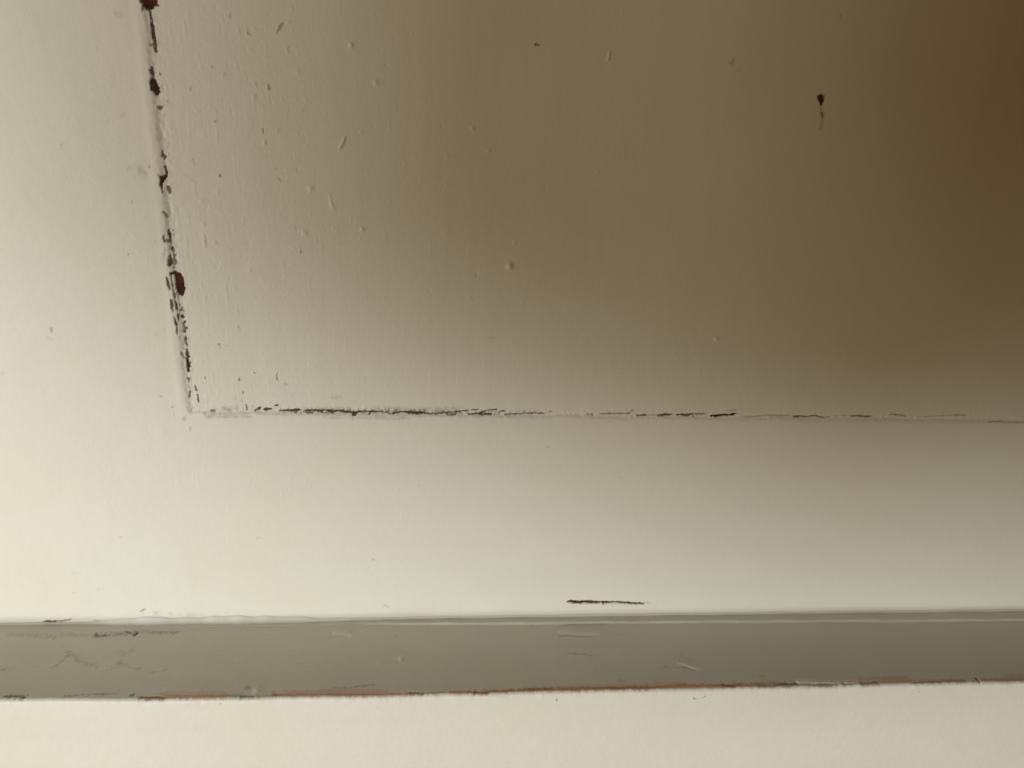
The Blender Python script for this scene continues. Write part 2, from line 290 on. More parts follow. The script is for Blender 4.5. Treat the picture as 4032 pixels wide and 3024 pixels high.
    ('P', 'dark', 0.582145, [(7.72, -76.95, 0.075), (7.73, -78.24, 0.1)]),
    ('P', 'dark', 0.31826, [(-6.22, -77.23, 0.075), (-6.24, -77.6, 0.1)]),
    ('P', 'dark', 0.596882, [(5.12, -76.88, 0.075), (5.09, -77.51, 0.1)]),
    ('P', 'dark', 0.569638, [(-4.86, -76.98, 0.075), (-4.73, -77.59, 0.1)]),
    ('P', 'dark', 0.315137, [(-1.27, -76.86, 0.075), (-1.39, -77.72, 0.1)]),
    ('P', 'dark', 0.391785, [(2.16, -76.54, 0.075), (2.05, -78.3, 0.1)]),
    ('P', 'dark', 0.452589, [(-2.61, -76.88, 0.075), (-2.59, -77.59, 0.1)]),
    ('P', 'dark', 0.332394, [(0.2, -76.96, 0.075), (0.34, -78, 0.1)]),
    ('P', 'dark', 0.364323, [(11.59, -76.4, 0.075), (11.65, -77.77, 0.101)]),
    ('P', 'dark', 0.412989, [(5.6, -76.96, 0.075), (5.7, -78.21, 0.1)]),
    ('P', 'dark', 0.434713, [(0.07, -77.19, 0.075), (-0, -77.59, 0.1)]),
    ('P', 'dark', 0.32629, [(0.16, -77.14, 0.075), (0.26, -77.75, 0.1)]),
    ('P', 'dark', 0.324595, [(-3.64, -76.77, 0.075), (-3.76, -77.9, 0.1)]),
    ('P', 'dark', 0.373616, [(5.71, -76.51, 0.075), (5.79, -77.46, 0.1)]),
    ('P', 'dark', 0.385805, [(-2.18, -76.85, 0.075), (-2.29, -77.88, 0.1)]),
    ('P', 'dark', 0.525695, [(0.2, -76.97, 0.075), (0.34, -78.05, 0.1)]),
    ('P', 'dark', 0.472419, [(9.56, -76.76, 0.075), (9.69, -77.94, 0.1)]),
    ('P', 'dark', 0.55, [(-58.17, -67.87, 0.096), (-58.31, -69.1, 0.096)]),
    ('P', 'dark', 0.55, [(-58.59, -68.49, 0.145), (-58.03, -68.48, 0.193)]),
    ('P', 'dark', 0.55, [(-48, -66.29, 0.096), (-47.95, -68.63, 0.145)]),
    ('P', 'dark', 0.55, [(-57.6, -72.16, 0.194), (-57.67, -72.57, 0.194)]),
    ('P', 'dark', 0.55, [(-54.08, -66.39, 0.241), (-53.85, -66.48, 0.193)]),
    ('P', 'dark', 0.55, [(-67.48, -67.62, 0.096), (-67.49, -68.22, 0.096)]),
    ('P', 'dark', 0.6, [(-66.52, -77.87, 0.439), (-65.86, -77.91, 0.341)]),
    ('P', 'grime', 0.4, [(-62.15, -77.81, 0.976), (-60.48, -77.69, 1.075)]),
    ('P', 'grime', 0.4, [(-45.7, -69.82, 0.388)]),
    ('P', 'grime', 0.35, [(-17.11, -69.29, 0.294)]),
    ('P', 'grime', 0.3, [(-59.89, -73.11, 0.194), (-59.5, -77.26, 0.195)]),
    ('P', 'grime', 0.3, [(-57.98, -74.12, 0.146), (-57.93, -77.24, 0.147)]),
    ('P', 'grime', 0.3, [(-32.7, -73.52, 0.491), (-30.76, -73.23, 0.393)]),
    ('P', 'grime', 0.3, [(-21.12, -76.52, 0.594), (-6.35, -76.87, 0.698), (2.6, -76.49, 0.7)]),
    ('P', 'grime', 0.3, [(-40.58, -77.13, 0.689), (-28.46, -77.14, 0.791)]),
    ('F', 'grime', 0.25, [(-21.05, -79.47, 0.396), (-11.23, -79.46, 0.397), (-35.63, -79.52, 0.295)]),
    ('P', 'dark', 0.5, [(40.63, -77.86, 0.248), (42.19, -77.78, 0.248)]),
    ('P', 'dark', 0.6, [(44.38, -77.55, 0.186), (47.21, -77.45, 0.249), (50.05, -77.42, 0.249), (53.2, -77.25, 0.249)]),
    ('P', 'dark', 0.4, [(53.75, -76.31, 0.311), (54.38, -76.23, 0.249)]),
    ('P', 'dark', 0.85, [(55.56, -77.96, 0.25), (58.15, -77.79, 0.25)]),
    ('P', 'dark', 0.5, [(58.15, -77.79, 0.125), (61.86, -77.88, 0.125)]),
    ('P', 'dark', 0.9, [(61.85, -77.82, 0.188), (63.12, -77.74, 0.376), (64.38, -77.52, 0.376), (65.98, -77.5, 0.251)]),
    ('P', 'dark', 0.9, [(67.59, -77.55, 0.251), (69.52, -77.59, 0.314), (70.93, -77.58, 0.377), (71.79, -77.23, 0.188)]),
    ('P', 'dark', 0.7, [(71.79, -77.23, 0.188), (76.03, -77.11, 0.251)]),
    ('P', 'dark', 0.7, [(72.21, -77.5, 0.188), (72.97, -78.43, 0.126)]),
    ('P', 'dark', 1, [(77.81, -77.9, 0.189), (79.53, -77.75, 0.378), (81.12, -77.53, 0.378), (82.93, -77.44, 0.378)]),
    ('P', 'dark', 1, [(83.84, -77.43, 0.379), (84.71, -77.21, 0.379), (85.73, -77.07, 0.126)]),
    ('P', 'dark', 0.4, [(83.38, -76.02, 0.252), (85.44, -75.92, 0.189)]),
    ('P', 'dark', 0.4, [(87.32, -77.73, 0.126), (88.69, -78.12, 0.19), (92.55, -77.73, 0.19), (94.78, -77.37, 0.19), (99.39, -77.45, 0.254), (102.36, -77.55, 0.191)]),
    ('P', 'dark', 0.8, [(103.7, -77.67, 0.254), (107.34, -77.7, 0.191), (110.27, -77.46, 0.255), (112.56, -77.98, 0.128)]),
    ('P', 'dark', 0.5, [(112.53, -77.85, 0.128), (114.97, -77.75, 0.192)]),
    ('P', 'dark', 0.75, [(121.56, -77.33, 0.192), (123.75, -77.24, 0.32), (126.96, -77.55, 0.321), (128.46, -77.32, 0.128)]),
    ('P', 'dark', 0.3, [(115.88, -77.26, 0.128), (121.87, -77.19, 0.192)]),
    ('P', 'dark', 0.55, [(133.83, -76.64, 0.193), (135.74, -76.76, 0.257), (137.66, -76.87, 0.322), (138.83, -77.27, 0.129)]),
    ('P', 'dark', 0.4, [(142.78, -77.37, 0.129), (149.5, -77.01, 0.129), (152.83, -76.7, 0.194), (158.18, -76.7, 0.259)]),
    ('P', 'dark', 0.5, [(166.05, -78.64, 0.196), (170.36, -78.45, 0.196)]),
    ('P', 'dark', 0.3, [(170.44, -78.73, 0.196), (178.35, -78.65, 0.262)]),
    ('P', 'bump', 0.3, [(-25.13, 18.4, 0.587)]),
    ('P', 'bump', 0.22, [(-19.31, 10.07, 0.643)]),
    ('P', 'bump', 0.1, [(-38.43, 11.82, 0.726)]),
    ('P', 'bump', 0.22, [(4.92, 0.38, 0.519)]),
    ('P', 'bump', 0.16, [(9.2, -5.04, 0.43)]),
    ('P', 'bump', 0.22, [(-36.46, -16.06, 0.715)]),
    ('P', 'bump', 0.1, [(-35.86, -15.25, 0.381)]),
    ('P', 'bump', 0.26, [(-23.48, -26, 0.487)]),
    ('P', 'bump', 0.3, [(15.84, -34.78, 0.754)]),
    ('P', 'bump', 0.15, [(38.07, -9.26, 0.389)]),
    ('P', 'bump', 0.2, [(-38.32, -27.66, 0.583)]),
    ('P', 'bump', 0.1, [(-31.35, -19.84, 0.481)]),
    ('P', 'bump', 0.08, [(-36.73, 5.53, 0.413)]),
    ('P', 'bump', 0.1, [(-1.34, -6.73, 0.429)]),
    ('P', 'bump', 0.08, [(-1.49, -13.65, 0.434)]),
    ('P', 'bump', 0.1, [(-23.31, -1.75, 0.281)]),
    ('P', 'bump', -0.12, [(-16.61, 14.22, 0.456)]),
    ('P', 'bump', -0.12, [(7.06, -37.19, 0.503)]),
    ('P', 'bump', -0.1, [(-5.81, -42.1, 0.454)]),
    ('P', 'bump', -0.1, [(-22.08, -41.65, 0.4)]),
    ('P', 'bump', -0.1, [(-39.39, -11.35, 0.378)]),
    ('P', 'bump', -0.1, [(-2.84, 0.42, 0.282)]),
    ('P', 'bump', -0.08, [(-13.16, -8.91, 0.285)]),
    ('P', 'bump', -0.1, [(24.61, -14.13, 0.293)]),
    ('P', 'bump', 0.15, [(-47.29, -5.15, 0.419)]),
    ('P', 'bump', 0.3, [(-27.42, -3.34, 0.281), (-28.01, -4.61, 0.469), (-28.7, -5.76, 0.282)]),
    ('P', 'bump', 0.25, [(38.9, 19.59, 0.278), (38.64, 18.17, 0.372)]),
    ('P', 'bump', 0.1, [(-31.73, -17.52, 0.287), (-30.83, -21.24, 0.386)]),
    ('P', 'dark', 0.45, [(-41.32, 22.38, 0.311), (-41.85, 21.54, 0.401), (-42.86, 20.03, 0.134)]),
    ('P', 'bump', 0.05, [(-41.51, 22.37, 0.405), (-42.09, 21.53, 0.521), (-42.94, 20.03, 0.174)]),
    ('P', 'grime', 0.3, [(-49.91, 21.14, 0.133), (-49.56, 19.95, 0.311), (-49.34, 19.39, 0.178)]),
    ('P', 'bump', 0.05, [(-49.98, 21.14, 0.173), (-49.74, 19.94, 0.405), (-49.44, 19.39, 0.232)]),
    ('P', 'grime', 0.3, [(-53.56, 24.08, 0.176), (-53.69, 22.96, 0.265)]),
    ('P', 'bump', 0.05, [(-53.66, 24.08, 0.229), (-53.85, 22.95, 0.345)]),
    ('P', 'grime', 0.24, [(-47.97, 21.04, 0.222), (-47.35, 20.46, 0.178)]),
    ('P', 'bump', 0.05, [(-48.1, 21.03, 0.289), (-47.46, 20.46, 0.231)]),
    ('P', 'grime', 0.24, [(-40.34, 17.34, 0.135), (-40.33, 15.9, 0.18)]),
    ('P', 'bump', 0.05, [(-40.42, 17.33, 0.175), (-40.44, 15.89, 0.234)]),
    ('P', 'dark', 0.4125, [(-45.39, 8.22, 0.319), (-45.31, 7.46, 0.365)]),
    ('P', 'bump', 0.05, [(-45.58, 8.21, 0.414), (-45.52, 7.45, 0.474)]),
    ('P', 'dark', 0.525, [(-47.48, -1.95, 0.231), (-47.4, -2.82, 0.185)]),
    ('P', 'bump', 0.05, [(-47.62, -1.95, 0.301), (-47.51, -2.82, 0.241)]),
    ('P', 'grime', 0.3, [(-43.82, -1.93, 0.232), (-43.81, -2.67, 0.186)]),
    ('P', 'bump', 0.05, [(-43.95, -1.93, 0.301), (-43.92, -2.68, 0.241)]),
    ('P', 'grime', 0.3, [(-44.83, -13.6, 0.284), (-43.96, -14.49, 0.237)]),
    ('P', 'bump', 0.05, [(-45, -13.61, 0.369), (-44.1, -14.49, 0.308)]),
    ('P', 'dark', 0.5625, [(-59.01, -13.35, 0.188), (-59.02, -14.08, 0.188)]),
    ('P', 'bump', 0.05, [(-59.12, -13.35, 0.244), (-59.13, -14.08, 0.245)]),
    ('P', 'grime', 0.24, [(-58.7, 11.64, 0.27)]),
    ('P', 'bump', 0.05, [(-58.86, 11.63, 0.351)]),
    ('P', 'dark', 0.45, [(-37.54, 2.78, 0.185)]),
    ('P', 'bump', 0.05, [(-37.65, 2.78, 0.24)]),
    ('P', 'dark', 0.675, [(20.18, 20.63, 0.23), (20.91, 20.71, 0.321)]),
    ('P', 'bump', 0.05, [(20.04, 20.63, 0.298), (20.72, 20.7, 0.418)]),
    ('P', 'grime', 0.3, [(19.79, 20.95, 0.183)]),
    ('P', 'bump', 0.05, [(19.68, 20.94, 0.239)]),
    ('P', 'dark', 0.6, [(-39.75, -32.35, 0.147), (-39.62, -32.74, 0.196)]),
    ('P', 'bump', 0.05, [(-39.83, -32.35, 0.191), (-39.74, -32.74, 0.254)]),
    ('P', 'grime', 0.24, [(-39.94, -31.33, 0.098), (-39.79, -32.16, 0.098)]),
    ('P', 'bump', 0.05, [(-39.99, -31.33, 0.127), (-39.84, -32.16, 0.127)]),
    ('P', 'grime', 0.3, [(-41.12, -26.6, 0.145), (-40.73, -26.3, 0.194)]),
    ('P', 'bump', 0.05, [(-41.21, -26.6, 0.189), (-40.84, -26.31, 0.252)]),
    ('P', 'grime', 0.3, [(-64.14, -29.89, 0.096), (-64.24, -32.05, 0.097)]),
    ('P', 'bump', 0.05, [(-64.19, -29.9, 0.125), (-64.29, -32.06, 0.126)]),
    ('P', 'grime', 0.24, [(-38.85, -26.72, 0.145), (-38.92, -28.16, 0.146)]),
    ('P', 'bump', 0.05, [(-38.93, -26.72, 0.189), (-39.01, -28.16, 0.189)]),
    ('P', 'grime', 0.27, [(-47.26, 0.12, 0.231)]),
    ('P', 'bump', 0.05, [(-47.39, 0.11, 0.3)]),
    ('P', 'grime', 0.24, [(-48.9, 5.64, 0.457)]),
    ('P', 'bump', 0.05, [(-49.17, 5.63, 0.594)]),
    ('P', 'grime', 0.24, [(-48.49, 8.42, 0.364)]),
    ('P', 'bump', 0.05, [(-48.7, 8.41, 0.473)]),
    ('P', 'grime', 0.3, [(-47.16, -5.37, 0.186)]),
    ('P', 'bump', 0.05, [(-47.27, -5.37, 0.242)]),
    ('P', 'grime', 0.21, [(-45.16, -11.34, 0.283)]),
    ('P', 'bump', 0.05, [(-45.33, -11.35, 0.367)]),
    ('P', 'grime', 0.3, [(5.6, -43.87, 0.152), (5.81, -44.17, 0.152)]),
    ('P', 'bump', 0.05, [(5.51, -43.87, 0.198), (5.72, -44.18, 0.198)]),
    ('P', 'dark', 0.45, [(-59.01, -0.59, 0.138)]),
    ('P', 'bump', 0.05, [(-59.09, -0.6, 0.179)]),
    ('P', 'grime', 0.18, [(-55.75, 10.4, 0.271)]),
    ('P', 'bump', 0.05, [(-55.9, 10.39, 0.352)]),
    ('P', 'grime', 0.24, [(-39.81, 22.94, 0.178), (-39.62, 22.46, 0.267)]),
    ('P', 'bump', 0.05, [(-39.92, 22.93, 0.231), (-39.78, 22.46, 0.347)]),
    ('P', 'grime', 0.18, [(-61.45, -30.77, 0.435)]),
    ('P', 'bump', 0.05, [(-61.71, -30.78, 0.565)]),
    ('P', 'grime', 0.18, [(-53, -37.82, 0.392)]),
    ('P', 'bump', 0.05, [(-53.23, -37.83, 0.51)]),
    ('P', 'grime', 0.18, [(-63.86, -26.32, 0.383)]),
    ('P', 'bump', 0.05, [(-64.09, -26.33, 0.498)]),
    ('P', 'hole', 1, [(95.08, 11.96, 0.297), (95.59, 11.7, 0.779), (96.01, 11.1, 0.743), (96.06, 10.4, 0.446), (96.1, 9.78, 0.186)]),
    ('P', 'rust', 0.25, [(95.74, 11.71, 1.039), (96.07, 10.33, 0.595)]),
    ('P', 'grime', 0.3, [(96.26, 9.3, 0.335), (96.78, 6.86, 0.449), (96.97, 3.68, 0.339)]),
    ('P', 'grime', 0.5, [(94.97, 12.16, 0.297), (96.33, 12.08, 0.297)]),
    ('P', 'dark', 0.55, [(96.08, 9.85, 0.074), (96.39, 8.78, 0.075)]),
    ('P', 'dark', 0.55, [(96.71, 7.91, 0.224), (96.98, 7.29, 0.224), (96.86, 6.86, 0.15)]),
    ('P', 'grime', 0.4, [(97.29, 7.94, 0.224), (96.13, 7.89, 0.299)]),
    ('P', 'grime', 0.4, [(96.63, 6.85, 0.187), (96.57, 5.44, 0.15), (96.77, 4.38, 0.188)]),
    ('P', 'dark', 0.35, [(96.75, 4.03, 0.226)]),
    ('P', 'grime', 0.4, [(97.32, 31.18, 0.288), (97.16, 30.65, 0.216)]),
    ('P', 'grime', 0.4, [(70.89, 19.92, 0.29), (70.57, 18.74, 0.326)]),
    ('P', 'grime', 0.4, [(72.67, 17.16, 0.328)]),
    ('P', 'bump', 0.33, [(15.97, -34.71, 0.817)]),
    ('P', 'bump', 0.28, [(76.37, -54.09, 0.561)]),
    ('P', 'grime', 0.4, [(49.6, -64.5, 0.217)]),
    ('P', 'grime', 0.35, [(11.63, -54.96, 0.379)]),
    ('P', 'bump', 0.12, [(17.05, -28.35, 0.485)]),
    ('P', 'bump', -0.05, [(20.89, -45.08, 0.582)]),
    ('F', 'grime', 0.35, [(-96.27, -7.44, 0.227), (-96.42, -8.71, 0.19)]),
    ('F', 'grime', 0.25, [(-85.03, -1.98, 0.339)]),
    ('F', 'grime', 0.3, [(-78.92, 22.17, 0.579)]),
    ('F', 'grime', 0.25, [(-102.05, 17.41, 0.289)]),
    ('F', 'grime', 0.2, [(-97.22, 15.33, 0.29)]),
    ('F', 'grime', 0.25, [(-76.52, -31.21, 0.318)]),
    ('F', 'grime', 0.2, [(-80.62, -0.02, 0.602)]),
    ('F', 'dark', 0.35, [(-106.29, -54.93, 0.163), (-106.04, -55.5, 0.262), (-105.93, -55.83, 0.164)]),
    ('F', 'grime', 0.5, [(-106.37, -54.83, 0.196), (-106.04, -55.5, 0.294)]),
    ('F', 'grime', 0.4, [(-107.16, -57.32, 0.295), (-107.01, -57.99, 0.23)]),
    ('F', 'grime', 0.3, [(-120.55, -67.37, 0.331)]),
    ('F', 'grime', 0.2, [(-90.44, -69.71, 0.337)]),
    ('F', 'grime', 0.2, [(-76.76, -54.3, 0.198)]),
    ('F', 'grime', 0.25, [(-79.31, -55.72, 0.298)]),
    ('F', 'dark', 0.4, [(-83.69, -34.22, 0.159)]),
    ('F', 'grime', 0.25, [(-81.68, -71.26, 0.203)]),
    ('F', 'dark', 1, [(38.78, -142.1, 0.258), (39.97, -141.99, 0.388), (41.56, -142.31, 0.44), (43.14, -142.52, 0.285)]),
    ('F', 'dark', 1, [(42.34, -142.26, 0.336), (44.43, -142.26, 0.337), (46.01, -142.34, 0.414), (47.6, -142.48, 0.363), (49.44, -142.5, 0.208)]),
    ('F', 'dark', 1, [(49.68, -142.26, 0.207), (50.76, -142.61, 0.467), (51.95, -142.56, 0.286), (53.52, -142.46, 0.208)]),
    ('F', 'dark', 0.95, [(53.78, -142.43, 0.208), (56.04, -142.62, 0.26), (58.71, -142.86, 0.286), (61.91, -143.09, 0.261), (63.83, -143.14, 0.235)]),
    ('F', 'dark', 0.7, [(63.82, -143.02, 0.13), (64.81, -142.85, 0.078), (65.63, -143.04, 0.03)]),
    ('F', 'dark', 0.9, [(50.48, -143.03, 0.208), (50.64, -143.65, 0.078)]),
    ('F', 'dark', 0.8, [(42.63, -142.63, 0.155), (43.58, -143.19, 0.078)]),
    ('F', 'dark', 0.4, [(53.57, -142.16, 0.052), (53.78, -144, 0.052)]),
    ('F', 'bare', 0.8, [(38.98, -142.77, 0.129), (40.55, -142.85, 0.155), (42.39, -142.93, 0.104)]),
    ('F', 'bare', 0.8, [(43.96, -142.89, 0.155), (47.12, -143.05, 0.156), (48.42, -142.89, 0.104)]),
    ('F', 'bare', 0.6, [(53.96, -143.02, 0.104), (58.23, -143.38, 0.104), (63.01, -143.44, 0.104)]),
    ('F', 'rust', 0.5, [(46.04, -142.73, 0.207), (48.41, -142.76, 0.182)]),
    ('F', 'rust', 0.4, [(55.53, -142.85, 0.156), (61.93, -143.24, 0.156)]),
    ('F', 'bump', 0.12, [(43.48, -143.56, 0.363), (51.43, -143.92, 0.468), (59.35, -144.07, 0.365)]),
    ('F', 'dark', 0.411994, [(50.59, -142.04, 0.052), (50.76, -142.95, 0.052)]),
    ('F', 'dark', 0.569489, [(51.58, -142.1, 0.052), (51.69, -143.29, 0.052)]),
    ('F', 'dark', 0.413706, [(40.15, -141.44, 0.052), (40.24, -142.86, 0.052)]),
    ('F', 'dark', 0.371404, [(43.03, -141.74, 0.052), (43.13, -143.08, 0.052)]),
    ('F', 'dark', 0.532263, [(53.75, -142.1, 0.052), (53.91, -143.12, 0.052)]),
    ('F', 'dark', 0.502271, [(46.32, -141.69, 0.052), (46.39, -142.81, 0.052)]),
    ('F', 'dark', 0.362967, [(45.73, -141.8, 0.052), (45.89, -142.84, 0.052)]),
    ('F', 'dark', 0.563812, [(61.15, -142.5, 0.052), (61.22, -143.62, 0.052)]),
    ('F', 'dark', 0.427418, [(39.72, -141.36, 0.052), (39.71, -142.78, 0.052)]),
    ('F', 'dark', 0.47361, [(42.13, -141.47, 0.052), (42.13, -142.59, 0.052)]),
    ('F', 'dark', 0.461931, [(41.22, -141.69, 0.052), (41.18, -142.79, 0.052)]),
    ('F', 'dark', 0.426032, [(62, -142.43, 0.052), (62.14, -143.46, 0.052)]),
    ('F', 'dark', 0.351767, [(53.48, -142.02, 0.052), (53.69, -143.09, 0.052)]),
    ('F', 'dark', 0.481914, [(52.88, -142.14, 0.052), (52.94, -143.52, 0.052)]),
    ('F', 'dark', 0.336401, [(63.92, -142.42, 0.052), (64.16, -143.62, 0.052)]),
    ('F', 'dark', 0.312909, [(54.27, -142.13, 0.052), (54.42, -143.39, 0.052)]),
    ('F', 'dark', 0.326022, [(58.34, -142.3, 0.052), (58.56, -143.55, 0.052)]),
    ('F', 'dark', 0.420651, [(50.28, -141.77, 0.052), (50.4, -142.94, 0.052)]),
    ('F', 'dark', 0.398614, [(58.96, -142.3, 0.052), (59, -143.51, 0.052)]),
    ('F', 'dark', 0.326645, [(47.15, -141.75, 0.052), (47.16, -143.18, 0.052)]),
    ('F', 'dark', 0.534216, [(39.77, -141.4, 0.052), (39.86, -142.84, 0.052)]),
    ('F', 'dark', 0.521285, [(45.27, -141.74, 0.052), (45.31, -143.19, 0.052)]),
    ('F', 'dark', 0.411891, [(49.04, -141.76, 0.052), (49.12, -143.2, 0.052)]),
    ('F', 'dark', 0.552982, [(43.37, -141.71, 0.052), (43.35, -143.12, 0.052)]),
    ('F', 'dark', 0.583956, [(43.39, -141.49, 0.052), (43.5, -142.65, 0.052)]),
    ('F', 'dark', 0.362581, [(40.65, -141.56, 0.052), (40.78, -143, 0.052)]),
    ('F', 'dark', 0.45, [(-93.88, -143.85, 0.099), (-93.15, -144.06, 0.173), (-92.32, -143.08, 0.074)]),
    ('F', 'grime', 0.4, [(-93.11, -143.71, 0.123), (-92.36, -143.43, 0.074)]),
    ('F', 'grime', 0.2, [(-88.9, -144.49, 0.644), (-88.76, -145.38, 0.447)]),
    ('F', 'grime', 0.2, [(-87.44, -144.23, 0.446)]),
    ('F', 'grime', 0.2, [(-84.75, -144.87, 0.447)]),
    ('F', 'dark', 0.95, [(-122.37, -147.47, 0.123), (-121.24, -147.26, 0.295), (-119.37, -147.33, 0.246)]),
    ('F', 'dark', 0.7, [(-119.37, -147.33, 0.197), (-117.47, -147.19, 0.222), (-115.32, -146.95, 0.172), (-113.96, -146.51, 0.049)]),
    ('F', 'grime', 0.5, [(-107.3, -147, 0.247), (-105.66, -147.15, 0.198)]),
    ('F', 'grime', 0.5, [(-104.27, -147.41, 0.247), (-102.65, -147.8, 0.248)]),
    ('F', 'grime', 0.4, [(-125.28, -147.61, 0.147), (-123.17, -147.6, 0.197)]),
    ('F', 'grime', 0.4, [(-134.97, -148.37, 0.147), (-130.79, -148.46, 0.196)]),
    ('F', 'dark', 0.3, [(-93.68, -147.63, 0.075), (-93.7, -148.37, 0.075)]),
    ('F', 'grime', 0.22, [(-89.15, -144.55, 0.446), (-88.97, -145.14, 0.298)]),
    ('F', 'grime', 0.22, [(-84.43, -145.23, 0.497)]),
    ('F', 'grime', 0.22, [(-82.03, -145.28, 0.398)]),
    ('F', 'grime', 0.22, [(-79.14, -145.33, 0.797), (-77.67, -145.07, 0.398)]),
    ('F', 'grime', 0.22, [(-75.19, -145.41, 0.199), (-75.18, -146.3, 0.15)]),
    ('F', 'grime', 0.3, [(-104.71, -135.86, 0.243)]),
    ('F', 'grime', 0.3, [(-112.06, -136.92, 0.243)]),
    ('F', 'grime', 0.3, [(-129.3, -143.56, 0.292)]),
    ('F', 'grime', 0.5, [(-56.77, -118.32, 0.222), (-56.1, -118.48, 0.181)]),
    ('F', 'grime', 0.3, [(-96.37, -118.02, 0.219), (-95.73, -118.18, 0.178)]),
    ('F', 'grime', 0.35, [(-22.6, -126.06, 0.228), (-21.9, -126.23, 0.185)]),
    ('F', 'grime', 0.3, [(-111.31, -130.1, 0.221), (-110.67, -130.26, 0.18)]),
    ('F', 'grime', 0.35, [(29.15, -87.85, 0.22), (29.85, -88, 0.179)]),
    ('F', 'grime', 0.2, [(-8.89, -101.07, 0.221), (-8.21, -101.22, 0.179)]),
    ('F', 'grime', 0.2, [(51.8, -97.77, 0.225), (52.53, -97.93, 0.183)]),
    ('F', 'grime', 0.3, [(-107.02, -57.59, 0.198), (-106.45, -57.7, 0.161)]),
    ('F', 'grime', 0.3, [(-19.47, -142.69, 0.292), (-18.32, -143.22, 0.292)]),
    ('L', 'grime', 0.5, [(-104.93, 5.94, 0.603), (-102.13, 6, 0.603), (-97.68, 5.53, 0.484), (-94.3, 5.23, 0.437)]),
    ('L', 'dark', 0.35, [(-104.53, 6.32, 0.337), (-101.43, 6.01, 0.338)]),
    ('L', 'dark', 0.4, [(-104.51, 5.57, 0.338), (-103.72, 6.34, 0.193)]),
    ('L', 'grime', 0.5, [(-94.53, 4.66, 0.341), (-92.08, 4.33, 0.439), (-88.54, 4.98, 0.439), (-83.8, 5.08, 0.39), (-81.21, 4.95, 0.342)]),
    ('L', 'grime', 0.25, [(-130.15, 5, 0.48), (-123.03, 5.53, 0.624), (-117.76, 6.02, 0.576), (-111.54, 5.6, 0.53), (-104.93, 5.94, 0.434)]),
    ('L', 'grime', 0.35, [(-118.13, 6.2, 0.479), (-116.1, 6.61, 0.335)]),
    ('L', 'hole', 1, [(-93.54, 6.11, 0.29), (-93.2, 5.67, 0.412), (-93.06, 5.3, 0.291)]),
    ('L', 'dark', 0.5, [(-96.81, 4.23, 0.244), (-94.89, 5.22, 0.243)]),
    ('L', 'bump', 0.25, [(-95.48, 5.21, 0.34), (-94.62, 5.6, 0.242)]),
    ('L', 'bump', 0.1, [(-110.89, 20.49, 0.203), (-109.6, 19.13, 0.273), (-108.94, 16.87, 0.321), (-109.11, 13.95, 0.372), (-107.6, 14.57, 0.371), (-105.22, 16.86, 0.345), (-101.37, 18.82, 0.297), (-98.17, 20.39, 0.182)]),
    ('L', 'grime', 0.32, [(-110.81, 20.65, 0.18), (-109.54, 19.27, 0.272), (-109.22, 17.2, 0.344), (-109.24, 15.33, 0.416), (-109, 14.19, 0.465)]),
    ('L', 'grime', 0.36, [(-109, 14.19, 0.465), (-107.47, 14.85, 0.464), (-105.09, 17.14, 0.436), (-103.07, 18.2, 0.32), (-101.25, 19.09, 0.365), (-98.05, 20.66, 0.181)]),
    ('L', 'grime', 0.4, [(-109.47, 13.42, 0.373), (-108.63, 13.79, 0.326)]),
    ('L', 'grime', 0.35, [(-123.56, 21.19, 0.201), (-122.44, 20.9, 0.291), (-121.11, 20.61, 0.202), (-120.3, 19.91, 0.135)]),
    ('L', 'grime', 0.35, [(-115.71, 19.87, 0.271), (-114.41, 19.9, 0.226)]),
    ('L', 'grime', 0.3, [(-92.79, 18.64, 0.688), (-90.57, 20.03, 0.502)]),
    ('L', 'grime', 0.4, [(-90.33, 20.37, 0.137), (-87.92, 20.93, 0.136), (-85.91, 21.31, 0.273)]),
    ('L', 'grime', 0.3, [(-83.09, 22.7, 0.181), (-80.79, 22.44, 0.181), (-79.04, 21.83, 0.273)]),
    ('L', 'grime', 0.2, [(-95.68, 13.75, 0.562), (-93.05, 14.69, 0.467)]),
    ('L', 'grime', 0.2, [(-88.64, 17.39, 0.323)]),
    ('L', 'grime', 0.25, [(-112.18, 10.52, 0.283), (-111.9, 11.6, 0.188)]),
    ('L', 'grime', 0.25, [(-95.29, 22.05, 0.18), (-92.62, 20.64, 0.182)]),
    ('L', 'grime', 0.25, [(-96.84, 15.81, 0.324)]),
    ('L', 'bump', 0.06, [(-107.53, 18.92, 0.91), (-105.18, 19.32, 1.137), (-102.37, 20.71, 0.905)]),
    ('L', 'grime', 0.9, [(-117.46, 31.96, 0.192), (-114.59, 32.02, 0.214), (-111.5, 32.11, 0.214)]),
    ('L', 'dark', 0.35, [(-116.98, 32.09, 0.149), (-111.45, 32.2, 0.171)]),
    ('L', 'grime', 0.7, [(-101.81, 31.9, 0.172), (-100.29, 32.06, 0.172), (-98.56, 31.82, 0.129)]),
    ('L', 'grime', 0.7, [(-98.24, 31.62, 0.129), (-97.05, 31.5, 0.194)]),
    ('L', 'grime', 0.8, [(-95.69, 31.78, 0.216), (-95.33, 31.43, 0.216)]),
    ('L', 'grime', 0.7, [(-95.33, 31.43, 0.108), (-93.97, 31, 0.13), (-91.92, 31.42, 0.216)]),
    ('L', 'grime', 0.5, [(-92.01, 31.2, 0.108), (-88.77, 31, 0.174)]),
    ('L', 'grime', 0.7, [(-84.94, 31.71, 0.108), (-84.28, 31.28, 0.217), (-83.83, 31.89, 0.26)]),
    ('B', 'grime', 0.8, [(-83.26, -147.16, 0.3), (-83.46, -147.77, 0.129), (-83.53, -148.03, 0.064)]),
    ('L', 'grime', 0.3, [(-88.64, 29.03, 0.175), (-88.54, 29.79, 0.175)]),
